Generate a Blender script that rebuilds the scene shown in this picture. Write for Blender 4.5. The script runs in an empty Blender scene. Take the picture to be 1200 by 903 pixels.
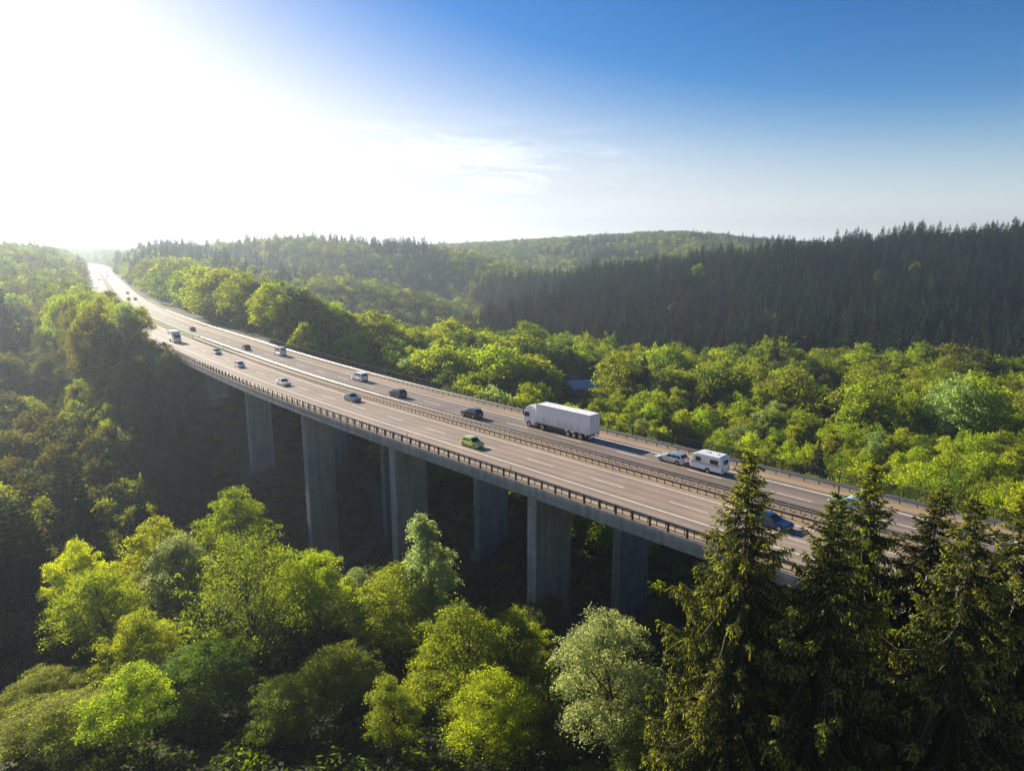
import bpy, bmesh, math, random
import numpy as np
from mathutils import Vector, Matrix
R = math.radians
rng = np.random.default_rng(7)
random.seed(7)
scene = bpy.context.scene
col = scene.collection

# ------------------------------------------------------------------ camera, sky, sun, exposure
H = 30.0
PITCH = 11.4
cam = bpy.data.cameras.new('camera')
cam.sensor_width = 36.0
cam.lens = 24.0
cam.clip_start = 0.5
cam.clip_end = 20000.0
camo = bpy.data.objects.new('camera', cam)
camo.location = (0, 0, H)
camo.rotation_euler = (R(90 - PITCH), 0, 0)
col.objects.link(camo)
scene.camera = camo

SUN_AZ, SUN_EL = 45.5, 23.5         # degrees left of straight ahead, above the horizon
sd = Vector((-math.sin(R(SUN_AZ)) * math.cos(R(SUN_EL)), math.cos(R(SUN_AZ)) * math.cos(R(SUN_EL)), math.sin(R(SUN_EL))))
w = bpy.data.worlds.new('World')
scene.world = w
w.use_nodes = True
nt = w.node_tree
nt.nodes.clear()
sky = nt.nodes.new('ShaderNodeTexSky')
sky.sky_type = 'NISHITA'
sky.sun_disc = False
sky.sun_elevation = R(SUN_EL)
sky.sun_rotation = R(-SUN_AZ)
sky.altitude = 100
sky.air_density = 1.0
sky.dust_density = 0.3
sky.ozone_density = 2.0
bg = nt.nodes.new('ShaderNodeBackground')
bg.inputs['Strength'].default_value = 0.0245
out = nt.nodes.new('ShaderNodeOutputWorld')
hs = nt.nodes.new('ShaderNodeHueSaturation')
hs.inputs['Saturation'].default_value = 1.12
gm = nt.nodes.new('ShaderNodeGamma'); gm.inputs['Gamma'].default_value = 1.6
nt.links.new(sky.outputs[0], gm.inputs['Color'])
bw = nt.nodes.new('ShaderNodeRGBToBW'); nt.links.new(gm.outputs[0], bw.inputs[0])
knee = nt.nodes.new('ShaderNodeMix'); knee.data_type = 'RGBA'; knee.blend_type = 'DIVIDE'; knee.inputs['Factor'].default_value = 1
kn = nt.nodes.new('ShaderNodeMath'); kn.operation = 'MULTIPLY_ADD'; kn.inputs[1].default_value = 1/24; kn.inputs[2].default_value = 1.0
nt.links.new(bw.outputs[0], kn.inputs[0]); nt.links.new(gm.outputs[0], knee.inputs['A']); nt.links.new(kn.outputs[0], knee.inputs['B'])
nt.links.new(knee.outputs['Result'], hs.inputs['Color'])
tint = nt.nodes.new('ShaderNodeMix'); tint.data_type = 'RGBA'; tint.blend_type = 'MULTIPLY'; tint.inputs['Factor'].default_value = 1
tint.inputs['B'].default_value = (.97, .93, 1.0, 1)
nt.links.new(hs.outputs[0], tint.inputs['A'])
smr = nt.nodes.new('ShaderNodeMapRange'); smr.interpolation_type = 'SMOOTHSTEP'
smr.inputs['From Min'].default_value = 4.0; smr.inputs['From Max'].default_value = 22.0
smr.inputs['To Min'].default_value = 1.55; smr.inputs['To Max'].default_value = .25
nt.links.new(bw.outputs[0], smr.inputs['Value']); nt.links.new(smr.outputs['Result'], hs.inputs['Saturation'])
nt.links.new(tint.outputs['Result'], bg.inputs['Color'])
# bright moist air low over the horizon, and thin streaks of high cloud
def wn(op, a, b=None, c=None):
    n = nt.nodes.new('ShaderNodeMath'); n.operation = op
    for i, x in enumerate((a, b, c)):
        if x is None: continue
        if isinstance(x, (int, float)): n.inputs[i].default_value = x
        else: nt.links.new(x, n.inputs[i])
    return n.outputs[0]
wtc = nt.nodes.new('ShaderNodeTexCoord')
wsep = nt.nodes.new('ShaderNodeSeparateXYZ'); nt.links.new(wtc.outputs['Generated'], wsep.inputs[0])
elev = wn('MAXIMUM', wsep.outputs['Z'], 0.0)
low = wn('EXPONENT', wn('MULTIPLY', elev, -13.0))
wmap = nt.nodes.new('ShaderNodeMapping'); wmap.inputs['Scale'].default_value = (4.5, 4.5, 22)
wmap.inputs['Rotation'].default_value = (0.0, R(4), 0)
nt.links.new(wtc.outputs['Generated'], wmap.inputs['Vector'])
wno = nt.nodes.new('ShaderNodeTexNoise'); wno.inputs['Scale'].default_value = 1.5; wno.inputs['Detail'].default_value = 9
wno.inputs['Roughness'].default_value = .62; wno.inputs['Distortion'].default_value = .5
nt.links.new(wmap.outputs[0], wno.inputs['Vector'])
streak = wn('MULTIPLY', wn('MAXIMUM', wn('SUBTRACT', wno.outputs['Fac'], .50), 0.0), 1.5)
band = wn('MULTIPLY', wn('EXPONENT', wn('MULTIPLY', wn('POWER', wn('SUBTRACT', elev, .105), 2.0), -520.0)), wn('MULTIPLY', streak, wn('EXPONENT', wn('MULTIPLY', wn('POWER', wn('ADD', wsep.outputs['X'], .12), 2.0), -22.0))))
bg2 = nt.nodes.new('ShaderNodeBackground')
bg2.inputs['Color'].default_value = (.90, .95, 1.0, 1)
nt.links.new(wn('ADD', wn('MULTIPLY', low, .50), wn('MULTIPLY', band, 1.25)), bg2.inputs['Strength'])
addw = nt.nodes.new('ShaderNodeAddShader')
nt.links.new(bg.outputs[0], addw.inputs[0]); nt.links.new(bg2.outputs[0], addw.inputs[1])
nt.links.new(addw.outputs[0], out.inputs['Surface'])

sun = bpy.data.lights.new('sun', 'SUN')
sun.energy = 5.0
sun.angle = R(0.5)
sun.color = (1.0, 0.885, 0.72)
suno = bpy.data.objects.new('sun', sun)
suno.rotation_euler = sd.to_track_quat('Z', 'Y').to_euler()
suno.location = (-200, 250, 200)
col.objects.link(suno)

scene.view_settings.view_transform = 'Standard'
scene.view_settings.look = 'None'
scene.view_settings.exposure = 1.12
scene.view_settings.gamma = 1.0
scene.view_settings.use_curve_mapping = False
cy = scene.cycles
cy.max_bounces = 6
cy.diffuse_bounces = 3
cy.glossy_bounces = 2
cy.transmission_bounces = 4
cy.transparent_max_bounces = 6
cy.volume_bounces = 0
cy.caustics_reflective = False
cy.caustics_refractive = False
cy.use_denoising = True
try:
    cy.denoiser = 'OPENIMAGEDENOISE'
except Exception:
    pass
cy.sample_clamp_indirect = 4.0

# ------------------------------------------------------------------ helpers
cP, sP = math.cos(R(PITCH)), math.sin(R(PITCH))
def at(u, v, t):
    """point seen at photo pixel u, v at depth t in front of the camera"""
    a = (u - 600) / 800; b = (v - 451.5) / 800
    return np.array([a * t, (cP - b * sP) * t, H - (b * cP + sP) * t])
def project(x, y, z):
    f = y * cP - (z - H) * sP
    up = y * sP + (z - H) * cP
    return 600 + 800 * x / f, 451.5 - 800 * up / f, f

def tag(o, label=None, cat=None, group=None, kind=None):
    if label: o['label'] = label
    if cat: o['category'] = cat
    if group: o['group'] = group
    if kind: o['kind'] = kind
    return o
def empty(name, loc=(0, 0, 0), rz=0.0):
    o = bpy.data.objects.new(name, None)
    o.empty_display_size = 0.3
    o.location = loc; o.rotation_euler = (0, 0, rz)
    col.objects.link(o)
    return o
def link(name, me, parent=None):
    o = bpy.data.objects.new(name, me)
    col.objects.link(o)
    if parent is not None: o.parent = parent
    return o
def copy_tree(o, parent=None):
    c = o.copy(); col.objects.link(c); c.parent = parent
    for ch in list(o.children): copy_tree(ch, c)
    return c

def np_mesh(name, V, F, mats, mi=None, uv=None, smooth=False):
    """V (n,3), F list of arrays (m,k)"""
    if not isinstance(F, list): F = [F]
    F = [np.asarray(f, dtype=np.int32) for f in F if len(f)]
    me = bpy.data.meshes.new(name)
    V = np.asarray(V, dtype=np.float32)
    me.vertices.add(len(V)); me.vertices.foreach_set('co', V.ravel())
    loops = np.concatenate([f.ravel() for f in F])
    sizes = np.concatenate([np.full(len(f), f.shape[1], dtype=np.int32) for f in F])
    starts = np.concatenate([[0], np.cumsum(sizes)[:-1]]).astype(np.int32)
    me.loops.add(len(loops)); me.loops.foreach_set('vertex_index', loops)
    me.polygons.add(len(sizes)); me.polygons.foreach_set('loop_start', starts)
    try: me.polygons.foreach_set('loop_total', sizes)
    except Exception: pass
    if mi is not None: me.polygons.foreach_set('material_index', np.asarray(mi, dtype=np.int32))
    me.polygons.foreach_set('use_smooth', np.full(len(sizes), smooth))
    if uv is not None:
        l = me.uv_layers.new(name='UVMap')
        l.data.foreach_set('uv', np.asarray(uv, dtype=np.float32)[loops].ravel())
    for m in (mats if isinstance(mats, (list, tuple)) else [mats]): me.materials.append(m)
    me.update(calc_edges=True); me.validate()
    return me

class MB:
    """collects boxes, prisms and tubes into one mesh"""
    def __init__(self): self.v = []; self.f = []
    def box(self, x0, x1, y0, y1, z0, z1, top=None):
        n = len(self.v)
        tx0, tx1, ty0, ty1 = top if top else (x0, x1, y0, y1)
        self.v += [(x0,y0,z0),(x1,y0,z0),(x1,y1,z0),(x0,y1,z0),(tx0,ty0,z1),(tx1,ty0,z1),(tx1,ty1,z1),(tx0,ty1,z1)]
        self.f += [(n,n+3,n+2,n+1),(n+4,n+5,n+6,n+7),(n,n+1,n+5,n+4),(n+1,n+2,n+6,n+5),(n+2,n+3,n+7,n+6),(n+3,n,n+4,n+7)]
        return self
    def poly(self, pts):
        n = len(self.v); self.v += [tuple(p) for p in pts]; self.f.append(tuple(range(n, n+len(pts)))); return self
    def prism_y(self, prof, hw, taper=None):
        """side profile (x,z) extruded over y = -hw..hw, taper(x) scales the half width"""
        tp = taper or (lambda x, z: 1.0)
        n = len(self.v); k = len(prof)
        for sgn in (-1, 1):
            self.v += [(x, sgn*hw*tp(x, z), z) for x, z in prof]
        self.f.append(tuple(range(n, n+k)))
        self.f.append(tuple(range(n+2*k-1, n+k-1, -1)))
        for i in range(k):
            j = (i+1) % k
            self.f.append((n+j, n+i, n+k+i, n+k+j))
        return self
    def cyl_y(self, x, z, r, y0, y1, n=20, r1=None):
        b = len(self.v); r1 = r1 or r
        for yy, rr in ((y0, r), (y1, r1)):
            self.v += [(x+rr*math.cos(2*math.pi*i/n), yy, z+rr*math.sin(2*math.pi*i/n)) for i in range(n)]
        self.f.append(tuple(range(b, b+n))); self.f.append(tuple(range(b+2*n-1, b+n-1, -1)))
        for i in range(n):
            j = (i+1) % n
            self.f.append((b+j, b+i, b+n+i, b+n+j))
        return self
    def tube(self, pts, rad, n=6):
        P = [Vector(p) for p in pts]
        if not isinstance(rad, (list, tuple, np.ndarray)): rad = [rad]*len(P)
        b = len(self.v)
        for i, p in enumerate(P):
            d = (P[min(i+1, len(P)-1)] - P[max(i-1, 0)]).normalized()
            a = d.cross(Vector((0.31, 0.17, 0.93)))
            if a.length < 1e-3: a = d.cross(Vector((1, 0, 0)))
            a.normalize(); c = d.cross(a)
            for k in range(n):
                q = p + (a*math.cos(2*math.pi*k/n) + c*math.sin(2*math.pi*k/n))*rad[i]
                self.v.append((q.x, q.y, q.z))
        for i in range(len(P)-1):
            for k in range(n):
                l = (k+1) % n
                self.f.append((b+i*n+k, b+i*n+l, b+(i+1)*n+l, b+(i+1)*n+k))
        self.f.append(tuple(b+k for k in range(n-1, -1, -1)))
        self.f.append(tuple(b+(len(P)-1)*n+k for k in range(n)))
        return self
    def mesh(self, name, mat, smooth=False):
        me = bpy.data.meshes.new(name)
        me.from_pydata(self.v, [], self.f)
        bm = bmesh.new(); bm.from_mesh(me); bmesh.ops.recalc_face_normals(bm, faces=bm.faces); bm.to_mesh(me); bm.free()
        for m in (mat if isinstance(mat, (list, tuple)) else [mat]): me.materials.append(m)
        if smooth:
            for p in me.polygons: p.use_smooth = True
        return me
    def build(self, name, mat, parent=None, bevel=0, smooth=False, seg=2):
        o = link(name, self.mesh(name, mat, smooth), parent)
        if bevel:
            b = o.modifiers.new('bevel', 'BEVEL'); b.width = bevel; b.segments = seg
            b.limit_method = 'ANGLE'; b.angle_limit = R(28)
        return o

# ------------------------------------------------------------------ materials
def new_mat(name):
    m = bpy.data.materials.new(name); m.use_nodes = True
    m.node_tree.nodes.clear()
    return m, m.node_tree.nodes, m.node_tree.links
def plain(name, rgb, rough=0.5, metal=0.0, var=0.12, scale=3.0, spec=0.5, coat=0.0, bump=0.0):
    m, N, L = new_mat(name)
    o = N.new('ShaderNodeOutputMaterial'); p = N.new('ShaderNodeBsdfPrincipled')
    tc = N.new('ShaderNodeTexCoord'); n = N.new('ShaderNodeTexNoise'); n.inputs['Scale'].default_value = scale
    n.inputs['Detail'].default_value = 5
    r = N.new('ShaderNodeMapRange'); r.inputs['To Min'].default_value = 1-var; r.inputs['To Max'].default_value = 1+var
    r.inputs['From Min'].default_value = .3; r.inputs['From Max'].default_value = .7
    mx = N.new('ShaderNodeMix'); mx.data_type = 'RGBA'; mx.blend_type = 'MULTIPLY'; mx.inputs['Factor'].default_value = 1
    mx.inputs['A'].default_value = (*rgb, 1)
    L.new(tc.outputs['Object'], n.inputs['Vector']); L.new(n.outputs['Fac'], r.inputs['Value'])
    L.new(r.outputs['Result'], mx.inputs['B']); L.new(mx.outputs['Result'], p.inputs['Base Color'])
    p.inputs['Roughness'].default_value = rough; p.inputs['Metallic'].default_value = metal
    p.inputs['Specular IOR Level'].default_value = spec; p.inputs['Coat Weight'].default_value = coat
    p.inputs['Coat Roughness'].default_value = 0.05
    if bump:
        b = N.new('ShaderNodeBump'); b.inputs['Strength'].default_value = bump; b.inputs['Distance'].default_value = .03
        L.new(n.outputs['Fac'], b.inputs['Height']); L.new(b.outputs['Normal'], p.inputs['Normal'])
    L.new(p.outputs[0], o.inputs['Surface'])
    return m
def math_node(N, L, op, a, b=None, clamp=False):
    n = N.new('ShaderNodeMath'); n.operation = op; n.use_clamp = clamp
    for i, x in enumerate((a, b)):
        if x is None: continue
        if isinstance(x, (int, float)): n.inputs[i].default_value = x
        else: L.new(x, n.inputs[i])
    return n.outputs[0]

def leaf_mat(name, rgb=None, trans=0.6, tmul=(2.75, 2.75, .22), jitter=.32, gloss=.02, hue=.018):
    """leaf: colour from the object's own colour, jittered per tree and per leaf, part of the light passes through"""
    m, N, L = new_mat(name)
    o = N.new('ShaderNodeOutputMaterial')
    oi = N.new('ShaderNodeObjectInfo'); g = N.new('ShaderNodeNewGeometry')
    hsv = N.new('ShaderNodeHueSaturation')
    if rgb is None: L.new(oi.outputs['Color'], hsv.inputs['Color'])
    else: hsv.inputs['Color'].default_value = (*rgb, 1)
    h = math_node(N, L, 'MULTIPLY_ADD', oi.outputs['Random'], hue*2); N[-1].inputs[2].default_value = .5-hue
    L.new(h, hsv.inputs['Hue'])
    v1 = math_node(N, L, 'MULTIPLY_ADD', g.outputs['Random Per Island'], jitter*2); N[-1].inputs[2].default_value = 1-jitter
    r2 = math_node(N, L, 'FRACT', math_node(N, L, 'MULTIPLY', oi.outputs['Random'], 17.3))
    v2 = math_node(N, L, 'MULTIPLY_ADD', r2, .6); N[-1].inputs[2].default_value = .7
    L.new(math_node(N, L, 'MULTIPLY', v1, v2), hsv.inputs['Value'])
    tm = N.new('ShaderNodeMix'); tm.data_type = 'RGBA'; tm.blend_type = 'MULTIPLY'; tm.inputs['Factor'].default_value = 1
    L.new(hsv.outputs[0], tm.inputs['A']); tm.inputs['B'].default_value = (*tmul, 1)
    d = N.new('ShaderNodeBsdfDiffuse'); t = N.new('ShaderNodeBsdfTranslucent'); gl = N.new('ShaderNodeBsdfGlossy')
    gl.inputs['Roughness'].default_value = .6; gl.inputs['Color'].default_value = (.9, .95, .9, 1)
    L.new(hsv.outputs[0], d.inputs['Color']); L.new(tm.outputs['Result'], t.inputs['Color'])
    mx = N.new('ShaderNodeMixShader'); mx.inputs[0].default_value = trans
    L.new(d.outputs[0], mx.inputs[1]); L.new(t.outputs[0], mx.inputs[2])
    m2 = N.new('ShaderNodeMixShader'); m2.inputs[0].default_value = gloss
    L.new(mx.outputs[0], m2.inputs[1]); L.new(gl.outputs[0], m2.inputs[2])
    L.new(m2.outputs[0], o.inputs['Surface'])
    return m

M = {}
M['leaf'] = leaf_mat('leaf')
M['pale_leaf'] = leaf_mat('pale_leaf', tmul=(2.0, 2.1, 1.0), trans=.6)
NEEDLE = dict(trans=.3, tmul=(1.5, 1.4, .5), jitter=.4, gloss=.012, hue=.015)
M['needle'] = leaf_mat('needle', **NEEDLE)
M['fresh_needle'] = leaf_mat('fresh_needle', rgb=(.185, .19, .02), trans=.5, jitter=.4, gloss=.04, hue=.01)
M['bark'] = plain('bark', (.10, .075, .05), .9, var=.4, scale=6, bump=.4)
M['pale_bark'] = plain('pale_bark', (.20, .17, .13), .9, var=.5, scale=5, bump=.3)
M['cone'] = plain('cone', (.26, .13, .05), .7, var=.3, scale=20)
M['steel'] = plain('steel', (.30, .29, .28), .5, .5, var=.15, scale=.8)
M['dark_steel'] = plain('dark_steel', (.055, .045, .04), .55, .3, var=.25, scale=1.5)
M['rusty_steel'] = plain('rusty_steel', (.13, .085, .06), .6, .4, var=.3, scale=1.0)
M['weathered_steel'] = plain('weathered_steel', (.13, .12, .11), .6, .3, var=.25, scale=.9)
M['fence_wire'] = plain('fence_wire', (.035, .04, .035), .6, .2)
M['tyre'] = plain('tyre', (.018, .018, .018), .85)
M['rim'] = plain('rim', (.45, .45, .46), .3, .9)
M['glass'] = plain('glass', (.012, .015, .018), .06, 0, var=.05, spec=.8)
M['black_plastic'] = plain('black_plastic', (.02, .02, .021), .6)
M['lamp_glass'] = plain('lamp_glass', (.6, .62, .64), .1, 0, spec=.9)
M['red_lamp'] = plain('red_lamp', (.35, .012, .01), .2)
M['amber'] = plain('amber', (.5, .16, .02), .3)
M['plate'] = plain('plate', (.75, .74, .68), .5)
M['chassis'] = plain('chassis', (.035, .033, .032), .8)
M['white_paint'] = plain('white_paint', (.80, .80, .79), .45, var=.04, scale=.4)

# concrete with stains running down and board marks
def concrete(name, rgb):
    m, N, L = new_mat(name)
    o = N.new('ShaderNodeOutputMaterial'); p = N.new('ShaderNodeBsdfPrincipled')
    tc = N.new('ShaderNodeTexCoord'); mp = N.new('ShaderNodeMapping'); mp.inputs['Scale'].default_value = (.8, .8, .07)
    n1 = N.new('ShaderNodeTexNoise'); n1.inputs['Scale'].default_value = 1.6; n1.inputs['Detail'].default_value = 6
    L.new(tc.outputs['Object'], mp.inputs['Vector']); L.new(mp.outputs[0], n1.inputs['Vector'])
    n2 = N.new('ShaderNodeTexNoise'); n2.inputs['Scale'].default_value = .35; n2.inputs['Detail'].default_value = 8
    L.new(tc.outputs['Object'], n2.inputs['Vector'])
    wv = N.new('ShaderNodeTexWave'); wv.wave_type = 'BANDS'; wv.bands_direction = 'Z'; wv.inputs['Scale'].default_value = .16
    wv.wave_profile = 'SAW'; wv.inputs['Distortion'].default_value = .15
    L.new(tc.outputs['Object'], wv.inputs['Vector'])
    a = math_node(N, L, 'MULTIPLY_ADD', n1.outputs['Fac'], 1.0); N[-1].inputs[2].default_value = .28
    b = math_node(N, L, 'MULTIPLY_ADD', n2.outputs['Fac'], .6); N[-1].inputs[2].default_value = .5
    c = math_node(N, L, 'MULTIPLY_ADD', wv.outputs['Fac'], .18); N[-1].inputs[2].default_value = .9
    v = math_node(N, L, 'MULTIPLY', math_node(N, L, 'MULTIPLY', a, b), c)
    mx = N.new('ShaderNodeMix'); mx.data_type = 'RGBA'; mx.blend_type = 'MULTIPLY'; mx.inputs['Factor'].default_value = 1
    mx.inputs['A'].default_value = (*rgb, 1); L.new(v, mx.inputs['B'])
    L.new(mx.outputs['Result'], p.inputs['Base Color']); p.inputs['Roughness'].default_value = .85
    bp = N.new('ShaderNodeBump'); bp.inputs['Strength'].default_value = .25; bp.inputs['Distance'].default_value = .05
    L.new(v, bp.inputs['Height']); L.new(bp.outputs[0], p.inputs['Normal'])
    L.new(p.outputs[0], o.inputs['Surface'])
    return m
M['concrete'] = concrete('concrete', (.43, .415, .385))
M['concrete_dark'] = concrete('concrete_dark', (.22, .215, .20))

# asphalt: uv = (metres along, metres across); wheel tracks and patches run along the lanes
def asphalt(name, rgb, rgb2, streak=1.0):
    m, N, L = new_mat(name)
    o = N.new('ShaderNodeOutputMaterial'); p = N.new('ShaderNodeBsdfPrincipled')
    uv = N.new('ShaderNodeUVMap'); uv.uv_map = 'UVMap'
    mp = N.new('ShaderNodeMapping'); mp.inputs['Scale'].default_value = (.012, 1.1, 1)
    n1 = N.new('ShaderNodeTexNoise'); n1.inputs['Scale'].default_value = 1.0; n1.inputs['Detail'].default_value = 4
    L.new(uv.outputs[0], mp.inputs['Vector']); L.new(mp.outputs[0], n1.inputs['Vector'])
    n2 = N.new('ShaderNodeTexNoise'); n2.inputs['Scale'].default_value = .12; n2.inputs['Detail'].default_value = 7
    L.new(uv.outputs[0], n2.inputs['Vector'])
    n3 = N.new('ShaderNodeTexNoise'); n3.inputs['Scale'].default_value = 9; n3.inputs['Detail'].default_value = 3
    L.new(uv.outputs[0], n3.inputs['Vector'])
    k = math_node(N, L, 'MULTIPLY_ADD', n1.outputs['Fac'], 3.0); N[-1].inputs[2].default_value = -1.0; N[-1].use_clamp = True
    mx = N.new('ShaderNodeMix'); mx.data_type = 'RGBA'
    mx.inputs['A'].default_value = (*rgb, 1); mx.inputs['B'].default_value = (*rgb2, 1); L.new(k, mx.inputs['Factor'])
    v = math_node(N, L, 'MULTIPLY_ADD', n2.outputs['Fac'], .75); N[-1].inputs[2].default_value = .62
    v3 = math_node(N, L, 'MULTIPLY_ADD', n3.outputs['Fac'], .25); N[-1].inputs[2].default_value = .87
    su = N.new('ShaderNodeSeparateXYZ'); L.new(uv.outputs[0], su.inputs[0])
    tw = math_node(N, L, 'COSINE', math_node(N, L, 'MULTIPLY', su.outputs['Y'], 6.2832/1.73))
    tk_ = math_node(N, L, 'MULTIPLY_ADD', tw, .075); N[-1].inputs[2].default_value = .95
    vv = math_node(N, L, 'MULTIPLY', math_node(N, L, 'MULTIPLY', v, v3), tk_)
    m2 = N.new('ShaderNodeMix'); m2.data_type = 'RGBA'; m2.blend_type = 'MULTIPLY'; m2.inputs['Factor'].default_value = 1
    L.new(mx.outputs['Result'], m2.inputs['A']); L.new(vv, m2.inputs['B'])
    L.new(m2.outputs['Result'], p.inputs['Base Color']); p.inputs['Roughness'].default_value = .62
    p.inputs['Specular IOR Level'].default_value = .3
    b = N.new('ShaderNodeBump'); b.inputs['Strength'].default_value = .15; b.inputs['Distance'].default_value = .01
    L.new(n3.outputs['Fac'], b.inputs['Height']); L.new(b.outputs[0], p.inputs['Normal'])
    L.new(p.outputs[0], o.inputs['Surface'])
    return m
M['asphalt'] = asphalt('asphalt', (.27, .208, .158), (.40, .318, .245))
M['asphalt_right'] = asphalt('asphalt_right', (.18, .143, .118), (.27, .22, .18))
M['shoulder'] = asphalt('shoulder', (.33, .235, .15), (.42, .31, .20))
M['line_paint'] = plain('line_paint', (.72, .70, .64), .6, var=.15, scale=1.2)
M['grass_strip'] = plain('grass_strip', (.11, .12, .035), .9, var=.4, scale=.5)

def ground_mat():
    m, N, L = new_mat('forest_floor')
    o = N.new('ShaderNodeOutputMaterial'); p = N.new('ShaderNodeBsdfPrincipled')
    tc = N.new('ShaderNodeTexCoord')
    n = N.new('ShaderNodeTexNoise'); n.inputs['Scale'].default_value = .11; n.inputs['Detail'].default_value = 9; n.inputs['Roughness'].default_value = .65
    L.new(tc.outputs['Object'], n.inputs['Vector'])
    cr = N.new('ShaderNodeValToRGB'); e = cr.color_ramp.elements
    e[0].position = .35; e[0].color = (.035, .028, .016, 1); e[1].position = .68; e[1].color = (.06, .085, .022, 1)
    k = e.new(.5); k.color = (.05, .05, .02, 1)
    L.new(n.outputs['Fac'], cr.inputs[0]); L.new(cr.outputs[0], p.inputs['Base Color']); p.inputs['Roughness'].default_value = .95
    b = N.new('ShaderNodeBump'); b.inputs['Strength'].default_value = .8; b.inputs['Distance'].default_value = .6
    L.new(n.outputs['Fac'], b.inputs['Height']); L.new(b.outputs[0], p.inputs['Normal'])
    L.new(p.outputs[0], o.inputs['Surface'])
    return m
M['ground'] = ground_mat()
M['track'] = plain('track', (.16, .14, .12), .95, var=.3, scale=.6)

# ------------------------------------------------------------------ motorway centre line
D0 = np.array([-.70, .714]); D0 /= np.linalg.norm(D0)
N0 = np.array([D0[1], -D0[0]])
O0 = np.array([-5.915, 101.23])
ctl = np.array([(-260, 0), (-100, 0), (0, 0), (40, 0), (54, .5), (81, 2.2), (120, 5.8), (143, 8.0), (194, 13.0), (266, 22.5), (340, 36), (417, 52),
                (615, 97), (855, 152), (1100, 210), (1330, 258), (1480, 272), (1620, 262), (1760, 235)], float)
_a = np.arange(-260, 1760, 2.0)
_dv = np.interp(_a, ctl[:, 0], ctl[:, 1])
_k = np.exp(-.5*(np.arange(-30, 31)/11.0)**2); _k /= _k.sum()
_dv = np.convolve(np.pad(_dv, 30, mode='edge'), _k, mode='valid')
PATH = O0 + _a[:, None]*D0 + _dv[:, None]*N0
_seg = np.linalg.norm(np.diff(PATH, axis=0), axis=1)
S = np.concatenate([[0], np.cumsum(_seg)]); S -= np.interp(0, _a, S)
TAN = np.gradient(PATH, axis=0); TAN /= np.linalg.norm(TAN, axis=1)[:, None]
NRM = np.stack([TAN[:, 1], -TAN[:, 0]], 1)
def road(s, off):
    s = np.asarray(s, float)
    p = np.stack([np.interp(s, S, PATH[:, i]) for i in (0, 1)], -1)
    n = np.stack([np.interp(s, S, NRM[:, i]) for i in (0, 1)], -1)
    return p + n*np.asarray(off)[..., None]
def road_heading(s):
    t = [np.interp(s, S, TAN[:, i]) for i in (0, 1)]
    return math.atan2(t[1], t[0])
def road_coords(X, Y):
    """along / across of many points (nearest station)"""
    P = np.stack([np.ravel(X), np.ravel(Y)], 1)
    sub = slice(None, None, 4)
    q = PATH[sub]; ss = S[sub]; nn = NRM[sub]; tt = TAN[sub]
    so = np.empty(len(P)); oo = np.empty(len(P))
    for i in range(0, len(P), 4000):
        d = P[i:i+4000, None, :] - q[None]
        j = np.argmin((d**2).sum(-1), 1)
        dd = P[i:i+4000] - q[j]
        so[i:i+4000] = ss[j] + (dd*tt[j]).sum(1)
        oo[i:i+4000] = (dd*nn[j]).sum(1)
    return so.reshape(np.shape(X)), oo.reshape(np.shape(X))
S0, S1 = -112.0, 134.0               # the viaduct runs between these stations
E_L, E_R = -6.8, 22.9                # outer edges of the deck

# ------------------------------------------------------------------ terrain
CP = []
def cpw(x, y, z): CP.append((x, y, z))
def cp(u, v, t, h):
    p = at(u, v, t); CP.append((p[0], p[1], p[2]-h))
for a_ in (-110, -70, -35, 0, 35, 70, 110):
    cpw(6*math.sin(R(a_)), 6*math.cos(R(a_)), -5)
for q in [(20,40,-12),(36,32,-9),(8,42,-14),(-15,38,-16),(-45,40,-20),(-62,80,-28),(0,77,-27),(-30,85,-29),(-50,110,-32),(28,72,-22),(45,52,-16),(62,40,-9),
          (82,20,-3.5),(110,-20,-1.5),(100,60,-12),(130,20,-5),(-110,50,-22),(-150,-20,-14),(150,-60,0),
          (2.3,86.7,-25),(-21,112,-27),(-42,136,-35),(-29,149,-37),(-66,163,-24),(-53,176,-26),(-7,125,-29),(15,99,-28),(40,75,-20),
          (-90,188,-11),(-74,201,-10),(-100,198,-3),(-85,213,-3)]: cpw(*q)
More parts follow.
